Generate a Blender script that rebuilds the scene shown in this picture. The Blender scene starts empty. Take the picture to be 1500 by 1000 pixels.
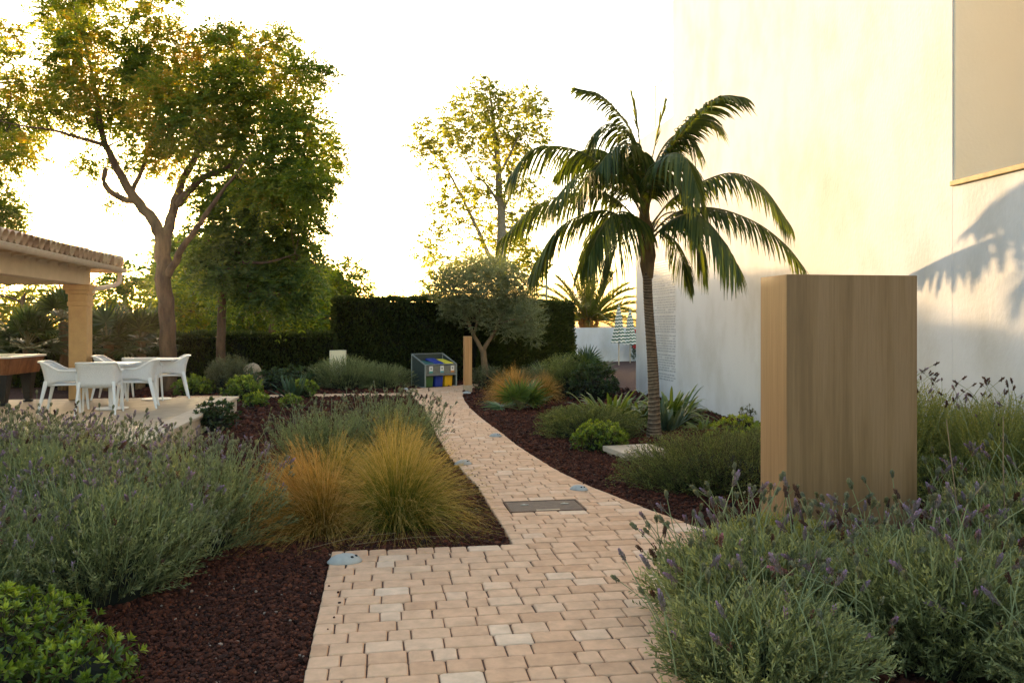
import bpy, math, numpy as np
from mathutils import Vector, Matrix
rad = math.radians
rng = np.random.default_rng(11)
scene = bpy.context.scene
HAZE = .00006
COL = scene.collection

# ------------------------------------------------------------------ frame of the place
# world: +Y runs along the garden path and the building wall, +X to the right, camera eye 1.65 m up
FPX, EYE, YAW, HOR = 1210.0, 1.65, rad(8.93), 475.0
sY, cY = math.sin(YAW), math.cos(YAW)
def P(u, v, d):
    l = (u-750)/FPX*d
    return np.array((l*cY+d*sY, d*cY-l*sY, EYE-(v-HOR)/FPX*d))
def nz(a):
    a = np.asarray(a, float)
    return a/np.maximum(np.linalg.norm(a, axis=-1, keepdims=True), 1e-9)
def U(a, b, n=None): return rng.uniform(a, b, n)
def rvec(n): return nz(rng.normal(size=(n, 3)))

# ------------------------------------------------------------------ mesh collector
class Geo:
    def __init__(s): s.V=[]; s.T=[]; s.F=[]; s.n=0
    def add(s, v, f, tint=.5, m=0):
        v = np.asarray(v, float).reshape(-1, 3); f = np.asarray(f, int)
        s.V.append(v); s.T.append(np.broadcast_to(np.asarray(tint, float), (len(v),)))
        s.F.append((f+s.n, m)); s.n += len(v)
    def obj(s, name, mats, parent=None, smooth=False, origin=None, bevel=0, seg=2):
        me = bpy.data.meshes.new(name)
        V = np.concatenate(s.V); T = np.concatenate(s.T)
        if origin is not None: V = V-np.asarray(origin)
        idx = np.concatenate([f.ravel() for f, _ in s.F])
        tot = np.concatenate([np.full(len(f), f.shape[1]) for f, _ in s.F])
        mi = np.concatenate([np.full(len(f), m) for f, m in s.F])
        st = np.concatenate([[0], np.cumsum(tot)[:-1]])
        me.vertices.add(len(V)); me.vertices.foreach_set('co', V.ravel().astype(np.float32))
        me.loops.add(len(idx)); me.loops.foreach_set('vertex_index', idx.astype(np.int32))
        me.polygons.add(len(tot)); me.polygons.foreach_set('loop_start', st.astype(np.int32))
        me.polygons.foreach_set('loop_total', tot.astype(np.int32))
        me.polygons.foreach_set('material_index', mi.astype(np.int32))
        me.polygons.foreach_set('use_smooth', np.full(len(tot), bool(smooth)))
        me.update(calc_edges=True)
        a = me.attributes.new('tint', 'FLOAT', 'POINT'); a.data.foreach_set('value', T.astype(np.float32))
        for m in (mats if isinstance(mats, (list, tuple)) else [mats]): me.materials.append(m)
        o = bpy.data.objects.new(name, me); COL.objects.link(o)
        if parent is not None: o.parent = parent
        if bevel:
            b = o.modifiers.new('bevel', 'BEVEL'); b.width = bevel; b.segments = seg; b.limit_method = 'ANGLE'
        return o

BF = np.array([(0,3,2,1),(4,5,6,7),(0,1,5,4),(1,2,6,5),(2,3,7,6),(3,0,4,7)])
def box(g, lo, hi, tint=.5, m=0, M=None):
    x0,y0,z0 = lo; x1,y1,z1 = hi
    v = np.array([(x0,y0,z0),(x1,y0,z0),(x1,y1,z0),(x0,y1,z0),(x0,y0,z1),(x1,y0,z1),(x1,y1,z1),(x0,y1,z1)], float)
    if M is not None: v = v@np.asarray(M).T
    g.add(v, BF, tint, m)
def hexa(g, v8, tint=.5, m=0): g.add(v8, BF, tint, m)
def tube(g, pts, r, n=6, tint=.5, m=0, cap=True):
    p = np.asarray(pts, float); k = len(p); r = np.broadcast_to(np.asarray(r, float), (k,))
    t = nz(np.gradient(p, axis=0)); ref = np.array((0,0,1.)) if abs(t[:,2]).mean() < .8 else np.array((1.,0,0))
    s = nz(np.cross(t, ref)); w = np.cross(s, t)
    a = np.linspace(0, 2*np.pi, n, endpoint=False)
    v = p[:,None]+r[:,None,None]*(np.cos(a)[None,:,None]*s[:,None]+np.sin(a)[None,:,None]*w[:,None])
    v = v.reshape(-1, 3)
    i = np.arange(k-1)[:,None]*n; j = np.arange(n)[None]; j2 = (j+1) % n
    f = np.stack([i+j, i+j2, i+n+j2, i+n+j], -1).reshape(-1, 4)
    g.add(v, f, tint, m)
    if cap:
        for b in (0, (k-1)*n):
            c = v[b:b+n]; cen = c.mean(0)
            fa = [(q, (q+1) % n, n) if b else ((q+1) % n, q, n) for q in range(n)]
            g.add(np.vstack([c, cen]), fa, tint, m)
def lathe(g, prof, n=20, c=(0,0,0), tint=.5, m=0, sx=1, sy=1):
    pr = np.asarray(prof, float); a = np.linspace(0, 2*np.pi, n, endpoint=False)
    v = np.stack([pr[:,0,None]*np.cos(a)*sx+c[0], pr[:,0,None]*np.sin(a)*sy+c[1], np.repeat(pr[:,1,None], n, 1)+c[2]], -1).reshape(-1, 3)
    k = len(pr); i = np.arange(k-1)[:,None]*n; j = np.arange(n)[None]; j2 = (j+1) % n
    g.add(v, np.stack([i+j, i+j2, i+n+j2, i+n+j], -1).reshape(-1, 4), tint, m)
def leaves(g, p, d, L, W, tint=.5, m=0, fold=.25, side=None, mid=.45):
    p = np.asarray(p, float); n = len(p); d = nz(d); L = np.broadcast_to(L, (n,))[:,None]; W = np.broadcast_to(W, (n,))[:,None]
    if side is None: side = np.cross(d, rvec(n))
    s = nz(side); q = np.cross(s, d)
    v = np.stack([p, p+d*L*mid+s*W/2+q*W*fold, p+d*L, p+d*L*mid-s*W/2+q*W*fold], 1).reshape(-1, 3)
    f = np.arange(4*n).reshape(n, 4)
    g.add(v, f, np.repeat(np.broadcast_to(tint, (n,)), 4), m)
def strips(g, C, W, side, tint=.5, m=0):
    # C (N,K,3) centre lines, W (N,K) widths, side (N,3) or (N,K,3)
    N, K, _ = C.shape; W = np.broadcast_to(W, (N, K))[...,None]
    s = nz(side);  s = s[:,None] if s.ndim == 2 else s
    v = np.stack([C-s*W/2, C+s*W/2], 2).reshape(-1, 3)
    i = (np.arange(N)[:,None]*K+np.arange(K-1)[None])*2
    f = np.stack([i, i+1, i+3, i+2], -1).reshape(-1, 4)
    t = np.asarray(tint, float)
    if t.ndim == 1: t = np.repeat(t, 2*K)
    elif t.ndim == 2: t = np.repeat(t.reshape(-1), 2)
    g.add(v, f, t, m)
def smooth_path(pts, k=4):
    p = np.asarray(pts, float); q = np.vstack([2*p[0]-p[1], p, 2*p[-1]-p[-2]]); out = []
    for i in range(1, len(q)-2):
        for t in np.linspace(0, 1, k, endpoint=False):
            a, b, c, d = q[i-1], q[i], q[i+1], q[i+2]
            out.append(.5*(2*b+(c-a)*t+(2*a-5*b+4*c-d)*t*t+(3*b-a-3*c+d)*t**3))
    out.append(q[-2]); return np.array(out)
def icos(sub=0):
    import bmesh
    bm = bmesh.new(); bmesh.ops.create_icosphere(bm, subdivisions=sub+1, radius=1)
    bm.verts.index_update()
    v = np.array([x.co[:] for x in bm.verts]); f = np.array([[y.index for y in x.verts] for x in bm.faces]); bm.free(); return v, f
ICO = icos(0); ICO2 = icos(1); ICO3 = icos(2)
def blob(g, c, r, base=ICO2, jit=.1, tint=.5, m=0):
    v, f = base
    w = v*(1+rng.normal(0, jit, (len(v), 1)))*np.asarray(r)+np.asarray(c); g.add(w, f, tint, m)

# ------------------------------------------------------------------ objects
def tag(o, label=None, cat=None, group=None, kind=None):
    if label: o['label'] = label
    if cat: o['category'] = cat
    if group: o['group'] = group
    if kind: o['kind'] = kind
    return o
def empty(name, loc, label, cat, group=None, rz=0):
    o = bpy.data.objects.new(name, None); o.empty_display_size = .1; COL.objects.link(o)
    o.location = [float(x) for x in loc]; o.rotation_euler = (0, 0, rz)
    return tag(o, label, cat, group)
def copy_child(src, parent, loc=None, rot=None, scale=None):
    c = src.copy(); COL.objects.link(c); c.parent = parent
    if loc is not None: c.location = [float(x) for x in loc]
    if rot is not None: c.rotation_euler = rot
    if scale is not None: c.scale = (scale,)*3 if np.isscalar(scale) else scale
    return c
def copy_thing(root, loc, rz=0, label=None, scale=None):
    r = root.copy(); COL.objects.link(r); r.location = [float(x) for x in loc]; r.rotation_euler = (0, 0, rz)
    if label: r['label'] = label
    if scale is not None: r.scale = scale
    for ch in list(root.children):
        c = ch.copy(); COL.objects.link(c); c.parent = r
        for gc in list(ch.children):
            d = gc.copy(); COL.objects.link(d); d.parent = c
    return r

# ------------------------------------------------------------------ materials
def nt(name):
    m = bpy.data.materials.new(name); m.use_nodes = True; t = m.node_tree; t.nodes.clear()
    return m, t, t.nodes, t.links
def ramp(N, stops):
    r = N.new('ShaderNodeValToRGB'); e = r.color_ramp.elements
    while len(e) < len(stops): e.new(.5)
    for x, (p, c) in zip(e, stops): x.position = p; x.color = (*c, 1)
    return r
def surf(name, c1, c2=None, rough=.7, scale=8, bump=.0, bscale=60, metal=0, detail=6, stretch=None, c3=None, spec=.4, bdist=.01):
    m, t, N, L = nt(name)
    out = N.new('ShaderNodeOutputMaterial'); b = N.new('ShaderNodeBsdfPrincipled'); L.new(b.outputs[0], out.inputs[0])
    b.inputs['Roughness'].default_value = rough; b.inputs['Metallic'].default_value = metal; b.inputs['Specular IOR Level'].default_value = spec
    tc = N.new('ShaderNodeTexCoord'); mp = N.new('ShaderNodeMapping'); L.new(tc.outputs['Object'], mp.inputs[0])
    if stretch: mp.inputs['Scale'].default_value = stretch
    n = N.new('ShaderNodeTexNoise'); n.inputs['Scale'].default_value = scale; n.inputs['Detail'].default_value = detail; n.inputs['Roughness'].default_value = .6
    L.new(mp.outputs[0], n.inputs[0])
    c2 = c2 or tuple(x*.75 for x in c1)
    st = [(.3, c2), (.7, c1)] if not c3 else [(.3, c2), (.55, c1), (.75, c3)]
    r = ramp(N, st); L.new(n.outputs[0], r.inputs[0]); L.new(r.outputs[0], b.inputs['Base Color'])
    if bump:
        n2 = N.new('ShaderNodeTexNoise'); n2.inputs['Scale'].default_value = bscale; n2.inputs['Detail'].default_value = 5; L.new(mp.outputs[0], n2.inputs[0])
        bp = N.new('ShaderNodeBump'); bp.inputs['Strength'].default_value = bump; bp.inputs['Distance'].default_value = bdist
        L.new(n2.outputs[0], bp.inputs['Height']); L.new(bp.outputs[0], b.inputs['Normal'])
    return m
def leafm(name, stops, trans=.45, rough=.55, tcol=(1.5, 1.35, .45), spec=.3):
    """leaf whose colour comes from the per-leaf tint; part of the light goes through, yellower"""
    m, t, N, L = nt(name)
    out = N.new('ShaderNodeOutputMaterial'); b = N.new('ShaderNodeBsdfPrincipled'); tr = N.new('ShaderNodeBsdfTranslucent'); mx = N.new('ShaderNodeMixShader')
    b.inputs['Roughness'].default_value = rough; b.inputs['Specular IOR Level'].default_value = spec
    at = N.new('ShaderNodeAttribute'); at.attribute_name = 'tint'
    r = ramp(N, stops); L.new(at.outputs['Fac'], r.inputs[0]); L.new(r.outputs[0], b.inputs['Base Color'])
    mu = N.new('ShaderNodeMix'); mu.data_type = 'RGBA'; mu.blend_type = 'MULTIPLY'; mu.inputs[0].default_value = 1
    L.new(r.outputs[0], mu.inputs[6]); mu.inputs[7].default_value = (*tcol, 1); L.new(mu.outputs[2], tr.inputs[0])
    mx.inputs[0].default_value = trans
    L.new(b.outputs[0], mx.inputs[1]); L.new(tr.outputs[0], mx.inputs[2]); L.new(mx.outputs[0], out.inputs[0])
    return m
def tintm(name, stops, rough=.8, bump=.3, bscale=90, nscale=14, nmix=.35, spec=.3):
    """solid whose colour comes from the per-piece tint, mottled by noise"""
    m, t, N, L = nt(name)
    out = N.new('ShaderNodeOutputMaterial'); b = N.new('ShaderNodeBsdfPrincipled'); L.new(b.outputs[0], out.inputs[0])
    b.inputs['Roughness'].default_value = rough; b.inputs['Specular IOR Level'].default_value = spec
    at = N.new('ShaderNodeAttribute'); at.attribute_name = 'tint'
    r = ramp(N, stops); L.new(at.outputs['Fac'], r.inputs[0])
    tc = N.new('ShaderNodeTexCoord'); n = N.new('ShaderNodeTexNoise'); n.inputs['Scale'].default_value = nscale; n.inputs['Detail'].default_value = 7; n.inputs['Roughness'].default_value = .65
    L.new(tc.outputs['Object'], n.inputs[0])
    r2 = ramp(N, [(.3, (.62, .58, .55)), (.68, (1.15, 1.12, 1.1))]); L.new(n.outputs[0], r2.inputs[0])
    mu = N.new('ShaderNodeMix'); mu.data_type = 'RGBA'; mu.blend_type = 'MULTIPLY'; mu.inputs[0].default_value = nmix*2
    L.new(r.outputs[0], mu.inputs[6]); L.new(r2.outputs[0], mu.inputs[7]); L.new(mu.outputs[2], b.inputs['Base Color'])
    n2 = N.new('ShaderNodeTexNoise'); n2.inputs['Scale'].default_value = bscale; n2.inputs['Detail'].default_value = 4; L.new(tc.outputs['Object'], n2.inputs[0])
    bp = N.new('ShaderNodeBump'); bp.inputs['Strength'].default_value = bump; bp.inputs['Distance'].default_value = .004
    L.new(n2.outputs[0], bp.inputs['Height']); L.new(bp.outputs[0], b.inputs['Normal'])
    return m
def woodm(name, dark, mid, light, rough=.5, sc=1.0):
    """veneer with vertical grain"""
    m, t, N, L = nt(name)
    out = N.new('ShaderNodeOutputMaterial'); b = N.new('ShaderNodeBsdfPrincipled'); L.new(b.outputs[0], out.inputs[0])
    b.inputs['Roughness'].default_value = rough; b.inputs['Specular IOR Level'].default_value = .35
    tc = N.new('ShaderNodeTexCoord')
    def noise(scale, stretch, det, dis=0):
        mp = N.new('ShaderNodeMapping'); mp.inputs['Scale'].default_value = stretch; L.new(tc.outputs['Object'], mp.inputs[0])
        n = N.new('ShaderNodeTexNoise'); n.inputs['Scale'].default_value = scale; n.inputs['Detail'].default_value = det; n.inputs['Distortion'].default_value = dis
        L.new(mp.outputs[0], n.inputs[0]); return n
    n1 = noise(7*sc, (1, 1, .05), 4, .4); n2 = noise(60*sc, (1, 1, .02), 6); n3 = noise(170*sc, (1, 1, .03), 3)
    a = N.new('ShaderNodeMath'); a.operation = 'MULTIPLY_ADD'; a.inputs[1].default_value = .35; L.new(n2.outputs[0], a.inputs[0])
    a2 = N.new('ShaderNodeMath'); a2.operation = 'MULTIPLY'; a2.inputs[1].default_value = .65; L.new(n1.outputs[0], a2.inputs[0]); L.new(a2.outputs[0], a.inputs[2])
    r = ramp(N, [(.40, dark), (.5, mid), (.59, light)]); L.new(a.outputs[0], r.inputs[0])
    r3 = ramp(N, [(.35, (.72, .7, .68)), (.55, (1, 1, 1))]); L.new(n3.outputs[0], r3.inputs[0])
    mu = N.new('ShaderNodeMix'); mu.data_type = 'RGBA'; mu.blend_type = 'MULTIPLY'; mu.inputs[0].default_value = .35
    L.new(r.outputs[0], mu.inputs[6]); L.new(r3.outputs[0], mu.inputs[7]); L.new(mu.outputs[2], b.inputs['Base Color'])
    bp = N.new('ShaderNodeBump'); bp.inputs['Strength'].default_value = .15; bp.inputs['Distance'].default_value = .002
    L.new(n2.outputs[0], bp.inputs['Height']); L.new(bp.outputs[0], b.inputs['Normal'])
    return m

M = {}
M['soil'] = surf('lava_mulch_soil', (.068, .019, .009), (.022, .007, .004), rough=.95, scale=38, bump=1, bscale=70, c3=(.10, .032, .022), bdist=.03)
M['lava'] = tintm('lava_stone', [(0, (.014, .005, .003)), (.5, (.060, .0165, .0075)), (.85, (.125, .036, .016)), (.965, (.15, .055, .03)), (1, (.33, .24, .18))], rough=.95, bump=.9, bscale=160, nscale=40)
M['paver'] = tintm('clay_paver', [(0, (.60, .36, .21)), (.35, (.68, .425, .26)), (.7, (.72, .47, .295)), (.85, (.73, .50, .33)), (1, (.76, .56, .39))], rough=.85, bump=.35, bscale=120, nscale=9, nmix=.28)
M['joint'] = surf('joint_sand', (.16, .09, .055), (.07, .038, .025), rough=.95, scale=30, bump=.5)
M['patio'] = surf('patio_stone', (.50, .37, .24), (.36, .26, .17), rough=.6, scale=5, bump=.1)
M['patioedge'] = surf('patio_coping', (.60, .48, .35), (.46, .36, .26), rough=.7, scale=9, bump=.15)
M['gland'] = surf('far_lawn', (.05, .06, .02), (.03, .03, .012), rough=1, scale=3)

# ------------------------------------------------------------------ ground
g = Geo()
n_ = 60
xs = np.concatenate([np.linspace(-600, -30, 8), np.linspace(-24, 24, 49), np.linspace(30, 600, 8)])
ys = np.concatenate([np.linspace(-300, -10, 5), np.linspace(-6, 40, 47), np.linspace(60, 900, 10)])
X, Y = np.meshgrid(xs, ys); Z = np.zeros_like(X)-.004
near = (abs(X) < 20) & (Y > 0) & (Y < 34)
Z = Z+np.where(near, .015*np.sin(X*2.3+Y)*np.sin(Y*1.7), 0)-.012
nx, ny = len(xs), len(ys)
i = (np.arange(ny-1)[:,None]*nx+np.arange(nx-1)[None])
g.add(np.stack([X, Y, Z], -1).reshape(-1, 3), np.stack([i, i+1, i+nx+1, i+nx], -1).reshape(-1, 4))
tag(g.obj('ground', M['soil'], smooth=True), kind='structure')

# path: left and right edge as a function of Y
LX = np.array([(2.0,-.36),(6.07,-.36),(6.071,.96),(8.27,.95),(10.2,.82),(12.1,.8),(16,.8),(20.1,.66),(21.0,.5),(21.6,1.6),(22.6,2.4)])
RX = np.array([(2.0,1.72),(4.6,1.76),(5.3,1.82),(5.75,2.1),(6.05,2.62),(6.34,2.52),(6.93,2.35),(7.5,2.22),(8.2,2.06),(9.0,1.95),(9.8,1.88),(11,1.81),(12.35,1.78),(14,1.72),(15.9,1.70),(17.5,1.74),(18.96,1.83),(20.2,1.98),(21.37,2.35),(22.0,2.9),(22.6,3.6)])
def lx(y): return np.interp(y, LX[:,0], LX[:,1])
def rx(y): return np.interp(y, RX[:,0], RX[:,1])
PT = .02          # paver tops
MANH = (1.095, 1.785, 7.092, 7.53)
gp = Geo()
def paver(q, tint):
    """q: four corners (ccw) in plan; a tumbled block with worn, rounded edges"""
    q = np.asarray(q, float); c = q.mean(0); out = []
    for k in range(4):
        a, b, d = q[k], q[k-1], q[(k+1) % 4]
        for e in (b, d):
            w = np.linalg.norm(e-a); out.append(a+(e-a)/max(w, 1e-6)*min(U(.004, .013), w*.3))
    o = np.array(out)+rng.normal(0, .0016, (8, 2))
    h = PT+U(-.003, .003); tl = rng.normal(0, .006, 2)
    def ring(s, z):
        v = c+(o-c)*s; zz = z+(v-c)@tl if z > 0 else np.full(8, z)
        return np.column_stack([v, zz])
    w = np.linalg.norm(o-c, axis=1).mean()
    V = np.vstack([ring(1, -.03), ring(1, h-.010), ring(1-.0035/w, h-.003), ring(1-.010/w, h)])
    k = np.arange(8); k2 = (k+1) % 8
    F = np.vstack([np.column_stack([k+8*j, k2+8*j, k2+8*j+8, k+8*j+8]) for j in range(3)])
    gp.add(V, F, tint); gp.add(V[24:], np.arange(8)[None], tint)
def ptint(): return np.clip(U(.8, 1) if rng.random() < .09 else rng.normal(.4, .17), 0, 1)
def lay(y0, y1, fl, fr, pitch=.146):
    y = y0; r = 0
    while y < y1-.02:
        a, b = y+.0035, min(y+pitch, y1)-.0035
        xl0, xl1, xr0, xr1 = fl(a), fl(b), fr(a), fr(b)
        spans = [(xl0, xl1, xr0, xr1)]
        if MANH[2]-.01 < (a+b)/2 < MANH[3]+.01 and xl0 < MANH[0] and xr0 > MANH[1]:
            spans = [(xl0, xl1, MANH[0], MANH[0]), (MANH[1], MANH[1], xr0, xr1)]
        for xl0, xl1, xr0, xr1 in spans:
            xm0, xm1 = (xl0+xl1)/2, (xr0+xr1)/2
            if xm1-xm0 < .07: continue
            cuts = [xm0]; x = xm0+(.105 if r % 2 else .165)*U(.85, 1.15)
            while x < xm1-.09:
                cuts.append(x); x += rng.choice([.125, .18, .205, .25], p=[.2, .22, .33, .25])*U(.96, 1.04)
            cuts.append(xm1)
            for k in range(len(cuts)-1):
                p, q = cuts[k]+.0035, cuts[k+1]-.0035
                pa, pb = (xl0+.003, xl1+.003) if k == 0 else (p, p)
                qa, qb = (xr0-.003, xr1-.003) if k == len(cuts)-2 else (q, q)
                e = rng.normal(0, .0018, 4)
                paver([(pa, a+e[0]), (qa, a+e[1]), (qb, b+e[2]), (pb, b+e[3])], ptint())
        y += pitch; r += 1
lay(2.27, 6.07, lambda y: -.36, rx)
lay(6.07, 22.5, lambda y: float(lx(max(y, 6.075))), rx)
lay(19.25, 19.85, lambda y: -4.6, lambda y: .64)
lay(6.3, 7.5, lambda y: 4.9+.12*math.sin(y*4), lambda y: 6.1)
# dark jointing bed just below the paver tops
jb = [(-.35,2.3),(1.5,2.3),(1.55,5.3),(2.08,5.75),(2.6,6.05)]
g = Geo()
yy = np.arange(2.3, 22.5, .1)
for a, b in zip(yy[:-1], yy[1:]):
    la, lb = (-.352, -.352) if b <= 6.08 else (float(lx(max(a, 6.075)))+.008, float(lx(b))+.008)
    g.add([(la,a,PT-.011),(float(rx(a))-.008,a,PT-.011),(float(rx(b))-.008,b,PT-.011),(lb,b,PT-.011)], [(0,1,2,3)])
g.add([(-4.6,19.26,PT-.0112),(.66,19.26,PT-.0112),(.66,19.84,PT-.0112),(-4.6,19.84,PT-.0112)], [(0,1,2,3)])
g.add([(5.0,6.31,PT-.0112),(6.09,6.31,PT-.0112),(6.09,7.49,PT-.0112),(5.0,7.49,PT-.0112)], [(0,1,2,3)])
for f, m in g.F: gp.F.append((f+gp.n, 1))
gp.V += g.V; gp.T += g.T; gp.n += g.n
tag(gp.obj('path', [M['paver'], M['joint']], smooth=False), kind='structure')

# patio slab
def patio():
    g = Geo()
    x0, x1, y0, y1 = -16, -2.72, 6.5, 16.4
    box(g, (x0, y0, -.05), (x1-.32, y1-.02, .274), m=0)
    box(g, (x1-.32, y0, -.05), (x1-.02, y1-.01, .232), m=1)
    box(g, (x1-.318, y0, .236), (x1+.02, y1, .282), m=1)     # coping along the step
    return tag(g.obj('patio', [M['patio'], M['patioedge']], bevel=.006), kind='structure')
patio()
def in_path(x, y):
    l = np.where(y < 6.07, -.36, lx(y)); a = (x > l-.005) & (x < rx(y)+.005) & (y > 2.2) & (y < 22.5)
    b = (y > 19.25) & (y < 19.85) & (x < .64) & (x > -4.6)
    c = (x > 4.95) & (y > 6.3) & (y < 7.5)
    return a | b | c
def gravel():
    g = Geo(); v0, f0 = ICO; P_ = []; S_ = []
    for (xa, xb, ya, yb, dens, s) in ((-2.6,-.36,3.3,6.4,3900,.0098),(-1.2,1.0,6.0,8.6,2800,.011),(1.5,5.9,5.6,10.5,1700,.0125),(-2.6,1.0,8.6,14,700,.016),(1.7,6.1,10.5,17,650,.017),(-2.6,1,14,22,110,.03),(-6,-2.6,16.4,22.5,110,.03),(1.7,6.1,17,24,110,.03),(1.5,2.6,3.4,5.8,700,.015)):
        n = int((xb-xa)*(yb-ya)*dens); x = U(xa, xb, n); y = U(ya, yb, n)
        k = ~in_path(x, y) & ~((x < -2.7) & (y < 16.45)) & ~((x > 6.1))
        P_.append(np.column_stack([x[k], y[k]])); S_.append(s*rng.lognormal(0, .33, k.sum()))
    # a few strays on the paving
    n = 46; y = U(4, 16, n); e = rng.choice([0, 1], n); x = np.where(e, rx(y)-abs(rng.normal(0, .12, n)), np.where(y < 6.07, -.36, lx(y))+abs(rng.normal(0, .08, n)))
    XY = np.vstack(P_); S = np.concatenate(S_); Zb = np.full(len(S), -.004)+U(-.2, .9, len(S))*S
    XY = np.vstack([XY, np.column_stack([x, y])]); S = np.concatenate([S, U(.006, .011, n)]); Zb = np.concatenate([Zb, np.full(n, PT+.005)])
    N = len(S); sc = S[:,None]*U(.65, 1.25, (N, 3)); sc[:,2] *= .8
    a = U(0, 6.28, N); ca, sa = np.cos(a), np.sin(a)
    V = v0[None]*(1+rng.normal(0, .16, (N, len(v0), 1)))*sc[:,None]
    V = np.stack([V[...,0]*ca[:,None]-V[...,1]*sa[:,None], V[...,0]*sa[:,None]+V[...,1]*ca[:,None], V[...,2]], -1)
    V[...,0] += XY[:,0,None]; V[...,1] += XY[:,1,None]; V[...,2] += Zb[:,None]
    F = (f0[None]+np.arange(N)[:,None,None]*len(v0)).reshape(-1, 3)
    t = np.clip(rng.normal(.5, .2, N), 0, .93); t = np.where((rng.random(N) < .012) & (S < .013), 1, t)
    g.add(V.reshape(-1, 3), F, np.repeat(t, len(v0)))
    return tag(g.obj('gravel', M['lava']), 'dark red lava gravel covering the planting beds', 'gravel', kind='stuff')
gravel()

# ------------------------------------------------------------------ building
M['plaster'] = surf('white_plaster', (.62, .615, .61), (.50, .485, .45), rough=.9, scale=1.1, bump=.3, bscale=26, c3=(.65, .645, .64), bdist=.010, stretch=(1, 1, .6))
M['warm_bounce'] = surf('bounce_tinted_plaster', (.95, .80, .58), (.92, .77, .55), rough=.9, scale=1.5, bump=.2, bscale=24)  # warm bounced light painted into the plaster colour
M['cream'] = surf('cream_plaster', (.93, .83, .58), (.88, .78, .54), rough=.9, scale=2, bump=.2)
M['coping'] = surf('ochre_coping', (.50, .36, .16), (.36, .25, .11), rough=.7, scale=12, bump=.3)
M['ink'] = surf('grey_lettering', (.40, .41, .42), rough=.6, scale=5)
M['white_metal'] = surf('white_painted_metal', (.75, .70, .62), (.66, .62, .56), rough=.4, scale=6)
WX = 6.13
def building():
    r = empty('building', (WX, 12.5, 0), 'white plastered two storey building with a plain wall beside the palm', 'building')
    o = (WX, 12.5, 0)
    g = Geo(); box(g, (WX, 8.14, -.3), (15, 16.9, 10.5)); g.obj('main_wall', M['plaster'], r, origin=o)
    g = Geo(); box(g, (WX+.003, 16.9, -.3), (15, 19.5, 6.1)); g.obj('terrace_wall', M['plaster'], r, origin=o, bevel=.012)
    g = Geo(); box(g, (WX+.001, -3, -.3), (15, 8.1385, 3.15)); g.obj('balcony_wall', M['plaster'], r, origin=o)
    g = Geo(); box(g, (WX-.035, -3, 3.15), (WX+.24, 8.14, 3.205)); g.obj('coping', M['coping'], r, origin=o, bevel=.008)
    g = Geo(); box(g, (WX+.02, 8.115, 3.151), (14.9, 8.139, 10.4)); g.obj('return_wall', M['warm_bounce'], r, origin=o)
    g = Geo(); box(g, (6.22, -3, 3.21), (15, 5.7, 10.5)); g.obj('unseen_bounce_wall', M['plaster'], r, origin=o, bevel=.012)  # unseen block added to bounce warm sun onto the return face
    # terrace railing
    rl = Geo(); x = WX+.06
    for z in (6.62, 7.12): tube(rl, [(x, 16.9, z), (x, 19.45, z)], .018, 6)
    rail = rl.obj('railing', M['white_metal'], r, smooth=True, origin=o)
    for y in (17.0, 18.2, 19.42):
        p = Geo(); tube(p, [(x, y, 6.08), (x, y, 7.12)], .018, 6); p.obj('post', M['white_metal'], rail, smooth=True, origin=o)
    # a block of small lettering, unreadable at this distance: words as short strokes
    t = Geo(); y0, y1 = 16.72, 18.55
    z = 3.02; line = 0
    while z > .42:
        y = y1
        if line % 7 == 6: z -= .03
        while y > y0+.05:
            w = U(.05, .22)
            if y-w < y0: w = y-y0
            if rng.random() < .97:
                k = max(1, int(w/.028)); hs = U(.018, .034, k)
                for q in range(k):
                    ya = y-q*w/k
                    xx = WX if ya < 16.89 else WX+.003
                    hexa(t, [(xx-.004, ya-w/k*.82, z), (xx+.01, ya-w/k*.82, z), (xx+.01, ya, z), (xx-.004, ya, z), (xx-.004, ya-w/k*.82, z+hs[q]), (xx+.01, ya-w/k*.82, z+hs[q]), (xx+.01, ya, z+hs[q]), (xx-.004, ya, z+hs[q])])
            y -= w+.03
        z -= .056; line += 1
    t.obj('lettering', M['ink'], r, origin=o)
building()

# low white garden wall far behind, and a pale pier between the two hedges
g = Geo(); a = P(812, 475, 35.5); b = P(975, 475, 38.5); d = nz(b-a)[:2]; nrm = np.array((-d[1], d[0]))
def wallseg(g, a, b, th, z0, z1):
    d = nz((np.asarray(b)-np.asarray(a))[:2]); q = np.array((-d[1], d[0]))*th; a = np.asarray(a)[:2]; b = np.asarray(b)[:2]
    pl = [a, b, b+q, a+q]; hexa(g, [(*x, z0) for x in pl]+[(*x, z1) for x in pl])
wallseg(g, a, b, .25, -.2, 1.50)
tag(g.obj('garden_wall', M['plaster'], bevel=.01), 'low white garden wall behind the tall hedge and striped parasols', 'wall')
g = Geo(); box(g, (-1.42, 23.0, -.1), (-.98, 23.35, .94))
tag(g.obj('gate_pier', M['cream'], bevel=.01), 'short pale masonry pier in the gap between low and tall hedge', 'pier')

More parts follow.
